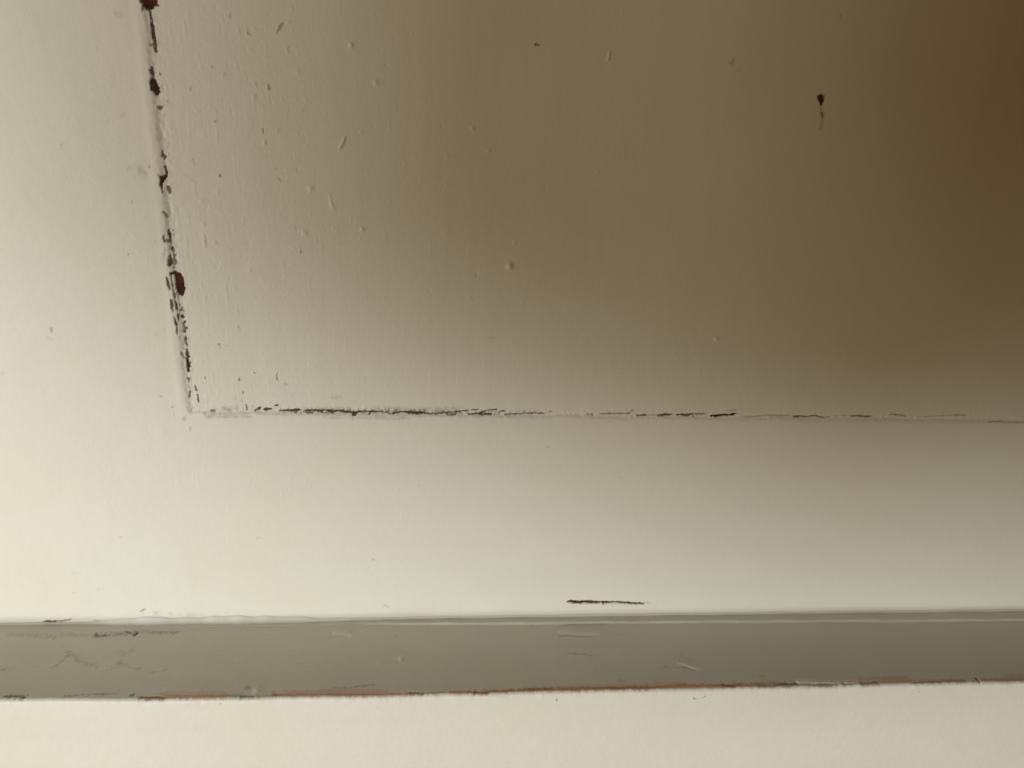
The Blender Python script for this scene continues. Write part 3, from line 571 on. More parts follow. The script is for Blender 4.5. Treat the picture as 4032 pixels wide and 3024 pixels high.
    ('L', 'bare', 0.7, [(-82.61, 32.35, 0.156), (-80.44, 32.59, 0.28), (-76.26, 32.6, 0.436), (-72.08, 32.6, 0.531), (-66.54, 32.82, 0.594), (-62.38, 32.65, 0.533), (-59.07, 32.38, 0.377)]),
    ('L', 'dark', 0.55, [(-81.67, 32.61, 0.216), (-78, 32.42, 0.303), (-73.56, 33.15, 0.259), (-67.64, 33.33, 0.217)]),
    ('L', 'rust', 0.5, [(-71.87, 33.2, 0.303), (-65.93, 33.44, 0.346)]),
    ('L', 'grime', 0.6, [(-58.69, 32.21, 0.306), (-55.3, 32.19, 0.438), (-51.46, 32.18, 0.351)]),
    ('L', 'dark', 0.35, [(-55.27, 32.31, 0.262), (-51.89, 32.17, 0.219)]),
    ('L', 'grime', 0.5, [(-54.81, 29.13, 0.444), (-53.5, 29.17, 0.355)]),
    ('L', 'bump', 0.2, [(-51.53, 30.16, 1.15)]),
    ('L', 'bare', 0.4, [(-51.09, 32.8, 0.252), (-46.57, 32.99, 0.252)]),
    ('L', 'grime', 0.5, [(-51.03, 32.2, 0.219), (-47.07, 32.68, 0.219)]),
    ('L', 'bare', 0.75, [(-46.62, 32.75, 0.473), (-40.17, 32.82, 0.537), (-33.67, 33.01, 0.475), (-24.46, 33.16, 0.445)]),
    ('L', 'bare', 0.35, [(-46.92, 31.4, 0.444), (-24.67, 31.43, 0.448)]),
    ('L', 'bare', 0.25, [(-76.79, 31.14, 0.439), (-59.88, 31.02, 0.443)]),
    ('L', 'rust', 0.5, [(-43.05, 33.46, 0.219), (-40.88, 33.59, 0.306), (-38.79, 33.28, 0.219)]),
    ('L', 'dark', 0.3, [(-46.58, 31.96, 0.264), (-44.2, 32.03, 0.176)]),
    ('B', 'rust', 0.5, [(-60.38, -148.58, 0.174), (-60.34, -149.66, 0.087)]),
    ('L', 'grime', 0.25, [(-91.53, 12.87, 0.753)]),
    ('L', 'bump', 0.25, [(-34.2, 6.21, 0.396), (-31.2, 6.74, 0.395), (-28.63, 7.87, 0.246)]),
    ('L', 'bare', 0.75, [(-31.35, 32.9, 0.573), (-16.07, 33.22, 0.487)]),
    ('L', 'bare', 0.8, [(-16.08, 33.1, 0.443), (-0.64, 33.18, 0.49), (12.75, 33.07, 0.628), (26.3, 32.96, 0.631), (40.04, 32.73, 0.59), (53.9, 32.74, 0.593), (68.51, 32.65, 0.551)]),
    ('L', 'bare', 0.3, [(-31.59, 31.35, 0.621), (-16.19, 31.8, 0.535)]),
    ('L', 'bare', 0.3, [(21.86, 31.95, 0.452), (68.86, 31.49, 0.554)]),
    ('L', 'grime', 0.7, [(-25.8, 32.2, 0.133), (-20.51, 32.6, 0.133), (-15.9, 32.61, 0.133)]),
    ('L', 'dark', 0.28, [(-29.48, 33.86, 0.176), (-24.72, 33.88, 0.176)]),
    ('L', 'dark', 0.32, [(-9.32, 32.18, 0.268), (-3.3, 33.35, 0.222), (2.02, 33.38, 0.223)]),
    ('L', 'dark', 0.35, [(-3.29, 33.72, 0.222), (5.13, 33.84, 0.267), (11.83, 33.54, 0.224)]),
    ('L', 'dark', 0.35, [(23.67, 32, 0.226), (30.07, 31.93, 0.136)]),
    ('L', 'rust', 0.5, [(8.28, 32.69, 0.269), (12.75, 33.07, 0.359)]),
    ('L', 'dark', 0.21, [(34.97, 32.84, 0.226), (40.03, 32.79, 0.227)]),
    ('L', 'rust', 0.4, [(26.24, 33.47, 0.225), (53.79, 33.19, 0.228)]),
    ('L', 'grime', 0.4, [(-30.95, 29.81, 0.179), (-25.68, 29.65, 0.179), (-19.59, 28.55, 0.181)]),
    ('L', 'grime', 0.5, [(49.95, 29.52, 0.37)]),
    ('L', 'bump', 0.3, [(-13.11, 18.19, 0.664)]),
    ('L', 'bump', 0.1, [(-19.01, 20.27, 0.75)]),
    ('B', 'dark', 0.5, [(31.36, -150.33, 0.136), (31.53, -150.9, 0.226)]),
    ('B', 'grime', 0.3, [(-20.35, -149.94, 0.265)]),
    ('B', 'grime', 0.25, [(-8.37, -151.09, 0.267)]),
    ('B', 'grime', 0.2, [(-18.28, -151.48, 0.444)]),
    ('L', 'grime', 0.3, [(71.05, 19, 0.39)]),
    ('L', 'grime', 0.4, [(64.65, 24.17, 0.143), (70.45, 24.32, 0.191)]),
    ('L', 'grime', 0.25, [(-15.47, 8.39, 0.395)]),
    ('L', 'bare', 0.8, [(63.51, 32.5, 0.688), (75.17, 32.84, 0.644), (84.7, 32.72, 0.555)]),
    ('L', 'bare', 0.55, [(82.39, 32.52, 0.555), (93.84, 32.59, 0.65), (101.5, 32.67, 0.465)]),
    ('L', 'dark', 0.36, [(79.28, 31.91, 0.278), (82.96, 32.28, 0.278)]),
    ('L', 'dark', 0.39, [(89.73, 32.08, 0.279), (93.68, 32.97, 0.371), (97.81, 32.3, 0.465), (101.56, 32.01, 0.28)]),
    ('L', 'dark', 0.33, [(103.71, 33.13, 0.279), (108.8, 32.61, 0.467), (114.77, 33.31, 0.373)]),
    ('L', 'dark', 0.33, [(115.61, 32.14, 0.375), (116.06, 32.69, 0.374), (119.4, 33.31, 0.28)]),
    ('L', 'bare', 0.5, [(103.77, 33, 0.465), (120.88, 32.82, 0.469), (128.21, 32.9, 0.658), (135.73, 32.71, 0.566), (153.15, 32.79, 0.427)]),
    ('L', 'bare', 0.3, [(121.6, 31.51, 0.754), (136.54, 31.39, 0.664)]),
    ('L', 'dark', 0.33, [(121.1, 32.43, 0.282), (126.16, 32.17, 0.471)]),
    ('L', 'dark', 0.36, [(137.2, 32.75, 0.33), (145.77, 32.59, 0.332)]),
    ('L', 'dark', 0.2, [(145.86, 32.45, 0.284), (152.93, 32.38, 0.285)]),
    ('L', 'dark', 0.7, [(157.2, 31.68, 0.43), (157.32, 32.23, 0.381)]),
    ('L', 'dark', 0.26, [(155.66, 32.79, 0.38), (157.49, 33.05, 0.38)]),
    ('L', 'bare', 0.5, [(158.67, 32.81, 0.571), (165.81, 32.74, 0.62), (171.59, 32.63, 0.717)]),
    ('L', 'bare', 0.3, [(166.81, 31.4, 0.672), (172.94, 30.88, 0.868)]),
    ('L', 'bump', 0.04, [(155.37, 31.77, 0.668)]),
    ('L', 'bump', 0.25, [(102.19, 31.17, 0.375), (114.09, 31.77, 0.376), (120.38, 31.94, 0.423)]),
    ('B', 'dark', 0.45, [(70.92, -151.05, 0.184), (71.46, -151.29, 0.23)]),
    ('B', 'dark', 0.4, [(71.55, -151.24, 0.092), (73.33, -151.11, 0.092), (74.38, -150.46, 0.184)]),
    ('B', 'grime', 0.25, [(89.58, -151.03, 0.232)]),
    ('B', 'grime', 0.25, [(138.67, -150.28, 0.377)]),
    ('L', 'grime', 0.4, [(91.58, 28.66, 0.094), (95.81, 29.05, 0.094)]),
    ('L', 'grime', 0.3, [(71.14, 19.15, 0.292)]),
    ('L', 'grime', 0.4, [(65.7, 24.68, 0.143), (70.57, 24.67, 0.143)]),
    ('L', 'bump', 0.22, [(35.56, 7.35, 0.253), (37.94, 7.64, 0.379), (40.88, 8.41, 0.353), (43.66, 8.55, 0.252), (48.26, 8.57, 0.126)]),
    ('L', 'bump', -0.25, [(35.49, 9.69, 0.35), (38.43, 9.48, 0.401), (41.16, 9.82, 0.351), (45.69, 10.03, 0.226)]),
    ('L', 'bump', 0.2, [(69.06, 22.25, 0.144), (71.4, 23.44, 0.215), (73.18, 24.81, 0.214), (75.18, 25.42, 0.119)]),
    ('L', 'bump', -0.25, [(70.62, 24.4, 0.143), (72.33, 25.21, 0.166), (73.41, 25.65, 0.19)]),
    ('L', 'grime', 0.5, [(72.33, 25.21, 0.119), (73.43, 25.58, 0.166)]),
    ('L', 'grime', 0.45, [(36.75, 17.43, 0.121), (40.85, 17.82, 0.145), (44.61, 18.78, 0.073)]),
    ('L', 'bump', -0.12, [(36.75, 17.43, 0.121), (40.84, 17.89, 0.145), (44.61, 18.78, 0.073)]),
    ('L', 'grime', 0.4, [(49.44, 29.5, 0.277), (51.32, 29.49, 0.185)]),
    ('L', 'grime', 0.4, [(71.23, 19.08, 0.244)]),
    ('L', 'grime', 0.3, [(62.85, 24.37, 0.095), (71.11, 24.41, 0.095)]),
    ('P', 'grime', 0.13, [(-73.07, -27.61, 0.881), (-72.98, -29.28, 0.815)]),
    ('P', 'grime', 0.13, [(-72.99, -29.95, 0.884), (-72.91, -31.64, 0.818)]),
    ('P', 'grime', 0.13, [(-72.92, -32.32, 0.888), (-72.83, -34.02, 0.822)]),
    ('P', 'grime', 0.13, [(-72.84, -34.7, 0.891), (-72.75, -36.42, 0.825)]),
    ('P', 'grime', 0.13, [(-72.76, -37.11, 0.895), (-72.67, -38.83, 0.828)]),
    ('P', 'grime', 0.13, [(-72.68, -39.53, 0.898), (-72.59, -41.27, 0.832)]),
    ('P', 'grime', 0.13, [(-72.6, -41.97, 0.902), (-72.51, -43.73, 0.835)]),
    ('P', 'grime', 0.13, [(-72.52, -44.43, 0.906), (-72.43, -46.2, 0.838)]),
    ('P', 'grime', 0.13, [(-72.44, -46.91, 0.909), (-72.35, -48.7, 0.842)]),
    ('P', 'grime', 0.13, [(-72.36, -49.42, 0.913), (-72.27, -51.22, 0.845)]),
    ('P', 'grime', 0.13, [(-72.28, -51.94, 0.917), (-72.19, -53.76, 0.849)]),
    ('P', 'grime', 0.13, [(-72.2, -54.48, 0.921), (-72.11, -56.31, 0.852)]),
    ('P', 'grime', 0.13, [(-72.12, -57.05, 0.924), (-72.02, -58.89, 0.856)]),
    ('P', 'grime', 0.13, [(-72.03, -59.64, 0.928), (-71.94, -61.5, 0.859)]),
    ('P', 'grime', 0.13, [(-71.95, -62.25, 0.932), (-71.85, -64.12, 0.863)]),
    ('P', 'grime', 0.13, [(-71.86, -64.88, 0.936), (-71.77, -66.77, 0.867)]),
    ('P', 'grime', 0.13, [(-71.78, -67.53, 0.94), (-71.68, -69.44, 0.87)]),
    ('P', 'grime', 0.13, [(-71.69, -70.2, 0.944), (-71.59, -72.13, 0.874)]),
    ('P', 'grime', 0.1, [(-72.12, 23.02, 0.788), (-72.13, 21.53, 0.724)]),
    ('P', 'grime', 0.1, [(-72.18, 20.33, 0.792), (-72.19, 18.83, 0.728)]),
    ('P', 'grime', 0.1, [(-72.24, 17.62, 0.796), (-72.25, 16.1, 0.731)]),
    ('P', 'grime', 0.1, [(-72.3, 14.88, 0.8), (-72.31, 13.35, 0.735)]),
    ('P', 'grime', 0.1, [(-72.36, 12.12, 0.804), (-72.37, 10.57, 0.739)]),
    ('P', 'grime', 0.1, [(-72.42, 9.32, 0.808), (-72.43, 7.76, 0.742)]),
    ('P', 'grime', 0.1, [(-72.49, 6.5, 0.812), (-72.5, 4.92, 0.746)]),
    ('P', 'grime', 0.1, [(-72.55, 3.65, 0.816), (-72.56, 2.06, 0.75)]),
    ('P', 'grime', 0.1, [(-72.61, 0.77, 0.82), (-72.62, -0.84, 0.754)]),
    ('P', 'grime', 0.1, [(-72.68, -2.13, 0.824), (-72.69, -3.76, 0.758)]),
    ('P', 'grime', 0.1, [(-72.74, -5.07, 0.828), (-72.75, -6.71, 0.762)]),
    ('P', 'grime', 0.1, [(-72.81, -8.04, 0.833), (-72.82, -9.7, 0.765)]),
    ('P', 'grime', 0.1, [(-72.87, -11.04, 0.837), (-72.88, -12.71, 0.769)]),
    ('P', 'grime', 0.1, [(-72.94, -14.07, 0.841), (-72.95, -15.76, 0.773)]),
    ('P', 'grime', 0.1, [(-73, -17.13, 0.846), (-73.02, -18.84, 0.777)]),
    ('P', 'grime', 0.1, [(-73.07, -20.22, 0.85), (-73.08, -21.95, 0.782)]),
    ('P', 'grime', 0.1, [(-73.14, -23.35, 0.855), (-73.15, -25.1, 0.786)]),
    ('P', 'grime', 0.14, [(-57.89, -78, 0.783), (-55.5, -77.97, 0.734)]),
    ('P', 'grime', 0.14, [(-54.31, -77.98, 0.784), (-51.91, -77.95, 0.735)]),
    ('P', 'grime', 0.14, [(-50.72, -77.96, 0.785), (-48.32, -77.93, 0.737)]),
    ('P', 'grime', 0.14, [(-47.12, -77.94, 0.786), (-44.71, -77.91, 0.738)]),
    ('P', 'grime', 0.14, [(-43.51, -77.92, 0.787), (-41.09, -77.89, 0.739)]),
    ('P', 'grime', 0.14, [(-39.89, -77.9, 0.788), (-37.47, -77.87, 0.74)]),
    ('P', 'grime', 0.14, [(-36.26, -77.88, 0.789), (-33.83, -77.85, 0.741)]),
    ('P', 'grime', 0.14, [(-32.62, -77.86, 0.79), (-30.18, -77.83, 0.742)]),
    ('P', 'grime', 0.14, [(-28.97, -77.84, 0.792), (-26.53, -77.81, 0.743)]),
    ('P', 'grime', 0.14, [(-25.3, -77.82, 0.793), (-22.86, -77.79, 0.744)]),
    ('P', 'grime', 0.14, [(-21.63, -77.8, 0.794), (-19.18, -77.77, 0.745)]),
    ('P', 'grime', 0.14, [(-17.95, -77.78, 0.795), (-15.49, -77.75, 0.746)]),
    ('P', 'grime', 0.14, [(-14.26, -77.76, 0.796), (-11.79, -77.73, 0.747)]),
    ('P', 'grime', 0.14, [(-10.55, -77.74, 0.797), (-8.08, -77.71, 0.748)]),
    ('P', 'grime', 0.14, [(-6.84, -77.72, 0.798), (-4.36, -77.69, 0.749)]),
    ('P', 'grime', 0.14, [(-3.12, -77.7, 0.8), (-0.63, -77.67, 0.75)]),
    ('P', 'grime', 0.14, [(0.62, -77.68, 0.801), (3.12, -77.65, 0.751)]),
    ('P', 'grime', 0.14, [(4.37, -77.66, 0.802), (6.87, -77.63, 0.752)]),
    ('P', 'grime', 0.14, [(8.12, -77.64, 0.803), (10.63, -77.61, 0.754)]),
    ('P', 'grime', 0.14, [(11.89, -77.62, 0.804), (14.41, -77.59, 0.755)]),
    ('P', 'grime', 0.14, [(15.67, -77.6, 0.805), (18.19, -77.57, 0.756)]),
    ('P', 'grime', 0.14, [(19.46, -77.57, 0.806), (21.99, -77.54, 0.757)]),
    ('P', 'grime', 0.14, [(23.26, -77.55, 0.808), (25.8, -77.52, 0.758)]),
    ('P', 'rust', 0.775907, [(-72.16, -32.29, 0.117), (-72.83, -32.77, 0.124)]),
    ('P', 'rust', 0.702034, [(-72.49, -45.44, 0.07), (-72.2, -45.83, 0.075)]),
    ('P', 'rust', 0.592901, [(-72.19, -56.51, 0.076), (-70.86, -56.95, 0.133)]),
    ('P', 'rust', 0.513628, [(-72.21, -49.46, 0.123), (-72.52, -50.02, 0.096)]),
    ('P', 'rust', 0.827004, [(-73.05, -31.94, 0.163), (-72.45, -32.28, 0.092)]),
    ('P', 'rust', 0.574764, [(-72.86, -44.38, 0.16), (-72.46, -44.84, 0.084)]),
    ('P', 'rust', 0.857586, [(-71.04, -63.58, 0.154), (-71.35, -64.06, 0.081)]),
    ('P', 'rust', 0.830807, [(-72.59, -44.05, 0.166), (-71.4, -44.34, 0.095)]),
    ('P', 'rust', 0.654311, [(-71.22, -43.06, 0.11), (-72.8, -43.28, 0.119)]),
    ('P', 'rust', 0.698404, [(-71.49, -64.57, 0.131), (-71.02, -64.82, 0.116)]),
    ('P', 'rust', 0.749049, [(-72.54, -47.15, 0.088), (-72.21, -47.68, 0.094)]),
    ('P', 'rust', 0.622646, [(-72.63, -48.74, 0.077), (-71.39, -49.19, 0.097)]),
    ('P', 'rust', 0.770361, [(-71.12, -52.09, 0.172), (-71.97, -52.69, 0.139)]),
    ('P', 'rust', 0.853268, [(-71.95, -48.46, 0.11), (-72.33, -48.99, 0.082)]),
    ('P', 'rust', 0.822113, [(-72.02, -28.76, 0.117), (-71.91, -28.92, 0.085)]),
    ('P', 'rust', 0.667821, [(-72.83, -36.97, 0.076), (-72.51, -37.47, 0.137)]),
    ('P', 'rust', 0.691589, [(-72.2, -54.59, 0.173), (-71.7, -55.05, 0.073)]),
    ('P', 'rust', 0.835306, [(-71.83, -34.03, 0.159), (-72.15, -34.35, 0.108)]),
    ('P', 'rust', 0.623191, [(-71.58, -58.73, 0.101), (-71.14, -58.87, 0.12)]),
    ('P', 'rust', 0.5094, [(-71.35, -62.98, 0.141), (-70.91, -63.38, 0.09)]),
    ('P', 'rust', 0.883485, [(-71.43, -41.31, 0.083), (-72.74, -41.53, 0.071)]),
    ('P', 'rust', 0.55633, [(-71.45, -42.89, 0.138), (-72.67, -43.29, 0.092)]),
    ('P', 'rust', 0.587843, [(-72.63, -44.73, 0.089), (-72.22, -45.16, 0.108)]),
    ('P', 'rust', 0.78435, [(-71.88, -27.91, 0.147), (-72.01, -28.06, 0.099)]),
    ('P', 'rust', 0.805568, [(-73.05, -28.58, 0.14), (-72.87, -28.99, 0.089)]),
    ('P', 'rust', 0.655548, [(-72.85, -27.79, 0.159), (-72.81, -28.12, 0.105)]),
    ('P', 'rust', 0.539425, [(10.53, -77.81, 0.177), (11.42, -78.16, 0.132)]),
    ('P', 'rust', 0.710315, [(-4.39, -77.89, 0.109), (-3.45, -78.28, 0.136)]),
    ('P', 'rust', 0.897287, [(-26.92, -77.62, 0.11), (-26.64, -78.3, 0.174)]),
    ('P', 'rust', 0.748556, [(-19.29, -77.48, 0.195), (-18.68, -77.95, 0.138)]),
    ('P', 'rust', 0.590194, [(-22.03, -77.53, 0.164), (-21.59, -78.15, 0.18)]),
    ('P', 'rust', 0.682397, [(-2.94, -77.56, 0.158), (-2.28, -77.94, 0.196)]),
    ('P', 'rust', 0.691883, [(-40.5, -78.09, 0.205), (-39.54, -78.36, 0.16)]),
    ('P', 'rust', 0.767211, [(-0.86, -78.15, 0.205), (-0.04, -77.55, 0.192)]),
    ('P', 'rust', 0.745884, [(-22.96, -78.28, 0.243), (-21.87, -77.48, 0.13)]),
    ('P', 'rust', 0.656489, [(-27.3, -77.66, 0.181), (-26.99, -77.81, 0.192)]),
    ('P', 'rust', 0.68494, [(-1.83, -77.43, 0.243), (-0.99, -77.52, 0.134)]),
    ('P', 'rust', 0.772652, [(-7.84, -77.62, 0.242), (-7.32, -77.61, 0.184)]),
    ('P', 'rust', 0.772465, [(-36.54, -77.79, 0.187), (-36.08, -77.95, 0.192)]),
    ('P', 'rust', 0.674752, [(-18.18, -78.04, 0.141), (-17.79, -77.82, 0.126)]),
    ('P', 'rust', 0.884315, [(-34.49, -77.61, 0.219), (-33.5, -78.24, 0.101)]),
    ('P', 'rust', 0.515707, [(-16.16, -78.02, 0.204), (-15.71, -77.44, 0.154)]),
    ('P', 'rust', 0.623585, [(-39.97, -78.05, 0.231), (-39.41, -77.74, 0.177)]),
    ('P', 'rust', 0.711766, [(2.95, -77.34, 0.128), (3.55, -77.82, 0.123)]),
    ('P', 'rust', 0.837398, [(1.77, -78.19, 0.233), (2.03, -77.86, 0.108)]),
    ('P', 'rust', 0.798771, [(7.61, -77.99, 0.129), (7.91, -78.04, 0.161)]),
    ('P', 'rust', 0.688443, [(-9.1, -78.15, 0.15), (-8.63, -77.72, 0.129)]),
    ('P', 'rust', 0.856059, [(-8.7, -77.45, 0.11), (-8.02, -78.02, 0.119)]),
    ('P', 'rust', 0.523504, [(-29.75, -77.58, 0.172), (-28.96, -78.16, 0.115)]),
    ('P', 'rust', 0.872346, [(-39.42, -78.13, 0.159), (-38.62, -78.3, 0.15)]),
    ('P', 'rust', 0.83091, [(-40.9, -77.83, 0.104), (-40.38, -78.13, 0.16)]),
    ('P', 'rust', 0.783852, [(-35.35, -78.06, 0.123), (-34.41, -78.34, 0.188)]),
    ('P', 'rust', 0.586925, [(-5.58, -78.1, 0.235), (-4.88, -78.22, 0.197)]),
    ('P', 'rust', 0.876734, [(-22.71, -78.38, 0.217), (-22.45, -77.82, 0.16)]),
    ('P', 'rust', 0.802271, [(-9.88, -78.01, 0.124), (-8.85, -77.89, 0.188)]),
    ('P', 'rust', 0.899224, [(-33.44, -78.1, 0.214), (-32.6, -78.4, 0.135)]),
    ('P', 'rust', 0.66223, [(-40.64, -77.8, 0.178), (-39.73, -77.96, 0.111)]),
    ('P', 'rust', 0.66918, [(-43.89, -78.2, 0.102), (-43.08, -77.84, 0.109)]),
    ('P', 'rust', 0.709212, [(9.3, -78.11, 0.178), (9.64, -77.47, 0.143)]),
    ('P', 'rust', 0.808351, [(-7.88, -78.1, 0.197), (-7.42, -77.78, 0.138)]),
]

def vnoise(x, y, scale, seed):
    """smooth value noise, about -1..1"""
    rng = np.random.RandomState(seed)
    t = rng.rand(256, 256) * 2 - 1
    fx, fy = x / scale + 1000.0, y / scale + 1000.0
    ix, iy = np.floor(fx).astype(int), np.floor(fy).astype(int)
    ax, ay = fx - ix, fy - iy
    ax, ay = ax * ax * (3 - 2 * ax), ay * ay * (3 - 2 * ay)
    ix0, ix1, iy0, iy1 = ix % 256, (ix + 1) % 256, iy % 256, (iy + 1) % 256
    return ((t[ix0, iy0] * (1 - ax) + t[ix1, iy0] * ax) * (1 - ay)
            + (t[ix0, iy1] * (1 - ax) + t[ix1, iy1] * ax) * ay)

def sstep(a, b, x):
    t = np.clip((x - a) / (b - a), 0, 1)
    return t * t * (3 - 2 * t)

KINDS = ('dark', 'rust', 'bare', 'grime')

def wear(us, vs, surfaces):
    """evaluate the strokes over the grid us x vs -> attribute layers and a height (mm, + towards the room)"""
    n, m = len(us), len(vs)
    lay = {k: np.zeros((n, m)) for k in KINDS}
    h = np.zeros((n, m))
    for s, kind, k, pts in MARKS:
        if s not in surfaces:
            continue
        P = np.array(pts)
        if kind in ('dark', 'rust'):
            big = s in 'PF' and (P[:, 0].max() < XS + 2.5 or s == 'F')   # bolder at the stile and on the rail
            P[:, 2] = P[:, 2] * (1.17 if big else 1.03) + (0.04 if big else 0.02)
        if kind == 'bare' and s == 'L':
            P[:, 1] -= 0.25
            P[:, 2] = P[:, 2] * 1.0 + 0.05
        if kind == 'bump':
            P[:, 2] = P[:, 2] * 1.1 + 0.08
        pad = P[:, 2].max() * 4.0 + 0.8
        i0, i1 = np.searchsorted(us, [P[:, 0].min() - pad, P[:, 0].max() + pad])
        j0, j1 = np.searchsorted(vs, [P[:, 1].min() - pad, P[:, 1].max() + pad])
        if i1 <= i0 or j1 <= j0:
            continue
        U, V = np.meshgrid(us[i0:i1], vs[j0:j1], indexing='ij')
        if s == 'L':                             # on the ledge marks run deeper than they are wide
            V = V * 0.6
            P[:, 1] *= 0.6
        # ragged outline
        rm = P[:, 2].mean()
        amp = {'dark': 0.14, 'rust': 0.15, 'bare': 0.22, 'grime': 0.22, 'bump': 0.03, 'hole': 0.06}[kind]
        amp = min(amp, rm * 1.05)
        Un = U + amp * vnoise(U, V, 0.55, 11) + amp * 0.8 * vnoise(U, V, 0.24, 12)
        Vn = V + amp * vnoise(U, V, 0.55, 13) + amp * 0.8 * vnoise(U, V, 0.24, 14)
        best = np.full(U.shape, 1e9)
        segs = [(P[0], P[0])] if len(P) == 1 else list(zip(P[:-1], P[1:]))
        for a, b in segs:
            d = b - a
            L = d[0] ** 2 + d[1] ** 2
            t = np.clip(((Un - a[0]) * d[0] + (Vn - a[1]) * d[1]) / L, 0, 1) if L > 1e-9 else np.zeros_like(U)
            rr = a[2] + t * d[2]
            dist = np.hypot(Un - a[0] - t * d[0], Vn - a[1] - t * d[1])
            if kind in ('bump', 'grime'):
                best = np.minimum(best, dist / rr)
            else:
                best = np.minimum(best, dist - rr)
        sl = (slice(i0, i1), slice(j0, j1))
        if kind == 'bump':
            h[sl] += k * (1.25 if s == 'P' else 1.0) * np.exp(-best ** 2 * 1.6)
            continue
        if kind == 'grime':
            v = k * (1 - sstep(0.1, 1.9, best)) * np.clip(0.75 + 0.55 * vnoise(U, V, 0.7, 61) + 0.35 * vnoise(U, V, 0.25, 62), 0.1, 1.3)
        elif kind == 'bare':
            v = k * (1 - sstep(-0.28, 0.18, best))
        else:
            v = k * (1 - sstep(-0.09, 0.07, best))
            if kind != 'hole' and s != 'L':      # the paint lifts a little round a chip
                h[sl] = np.maximum(h[sl], 0.07 * k * np.exp(-((best - 0.13) / 0.13) ** 2))
        if kind == 'hole':
            h[sl] -= 1.2 * v
            kind = 'dark'
        lay[kind][sl] = np.maximum(lay[kind][sl], v)
    h -= 0.26 * np.clip(lay['dark'] + lay['rust'], 0, 1) + 0.05 * lay['bare']
    return lay, h

def steps(*spec):
    """a run of coordinates: spec = (start, end, step), joined end to end"""
    out = []
    for a, b, s in spec:
        k = max(1, int(round((b - a) / s)))
        out.append(np.linspace(a, b, k + 1)[:-1])
    out.append(np.array([spec[-1][1]]))
    return np.concatenate(out)

def solid_grid(name, front, back, layers, mat, parent):
    """closed board: front and back are (n, m, 3) sheets in mm, joined round the rim; layers are colour masks of the front"""
    n, m, _ = front.shape
    N = n * m
    idx = np.arange(N).reshape(n, m)
    def quads(ix, flip):
        q = np.stack([ix[:-1, :-1], ix[1:, :-1], ix[1:, 1:], ix[:-1, 1:]], -1).reshape(-1, 4)
        return q[:, ::-1] if flip else q
    ring = np.concatenate([idx[:-1, 0], idx[-1, :-1], idx[:0:-1, -1], idx[0, :0:-1]])
    # the back needs only its rim and one face
    bpos = back.reshape(-1, 3)[ring]
    k = len(ring)
    bidx = N + np.arange(k)
    rim = N + k + np.arange(k)                   # the rim has its own points, so the front keeps clean normals
    nxt = np.roll(np.arange(k), -1)
    side = np.stack([rim[nxt], rim, bidx, bidx[nxt]], -1)
    faces = quads(idx, False)
    verts = np.concatenate([front.reshape(-1, 3), bpos, front.reshape(-1, 3)[ring]]) * 0.001
    me = bpy.data.meshes.new(name)
    nf = len(faces) + len(side)
    me.vertices.add(len(verts))
    me.vertices.foreach_set("co", verts.astype(np.float32).ravel())
    loops = np.concatenate([faces.ravel(), side.ravel(), bidx[::-1]])
    starts = np.concatenate([np.arange(nf) * 4, [nf * 4]])
    me.loops.add(len(loops))
    me.loops.foreach_set("vertex_index", loops.astype(np.int32))
    me.polygons.add(nf + 1)
    me.polygons.foreach_set("loop_start", starts.astype(np.int32))
    sm = np.zeros(nf + 1, bool)
    sm[:len(faces)] = True
    me.update(calc_edges=True)
    me.polygons.foreach_set("use_smooth", sm)
    for kk, a in layers.items():
        at = me.attributes.new(kk, 'FLOAT', 'POINT')
        at.data.foreach_set("value", np.concatenate([a.ravel(), np.zeros(k), a.ravel()[ring]]).astype(np.float32))
    me.materials.append(mat)
    me.validate()
    o = bpy.data.objects.new(name, me)
    C.objects.link(o)
    if parent:
        o.parent = parent
    return o

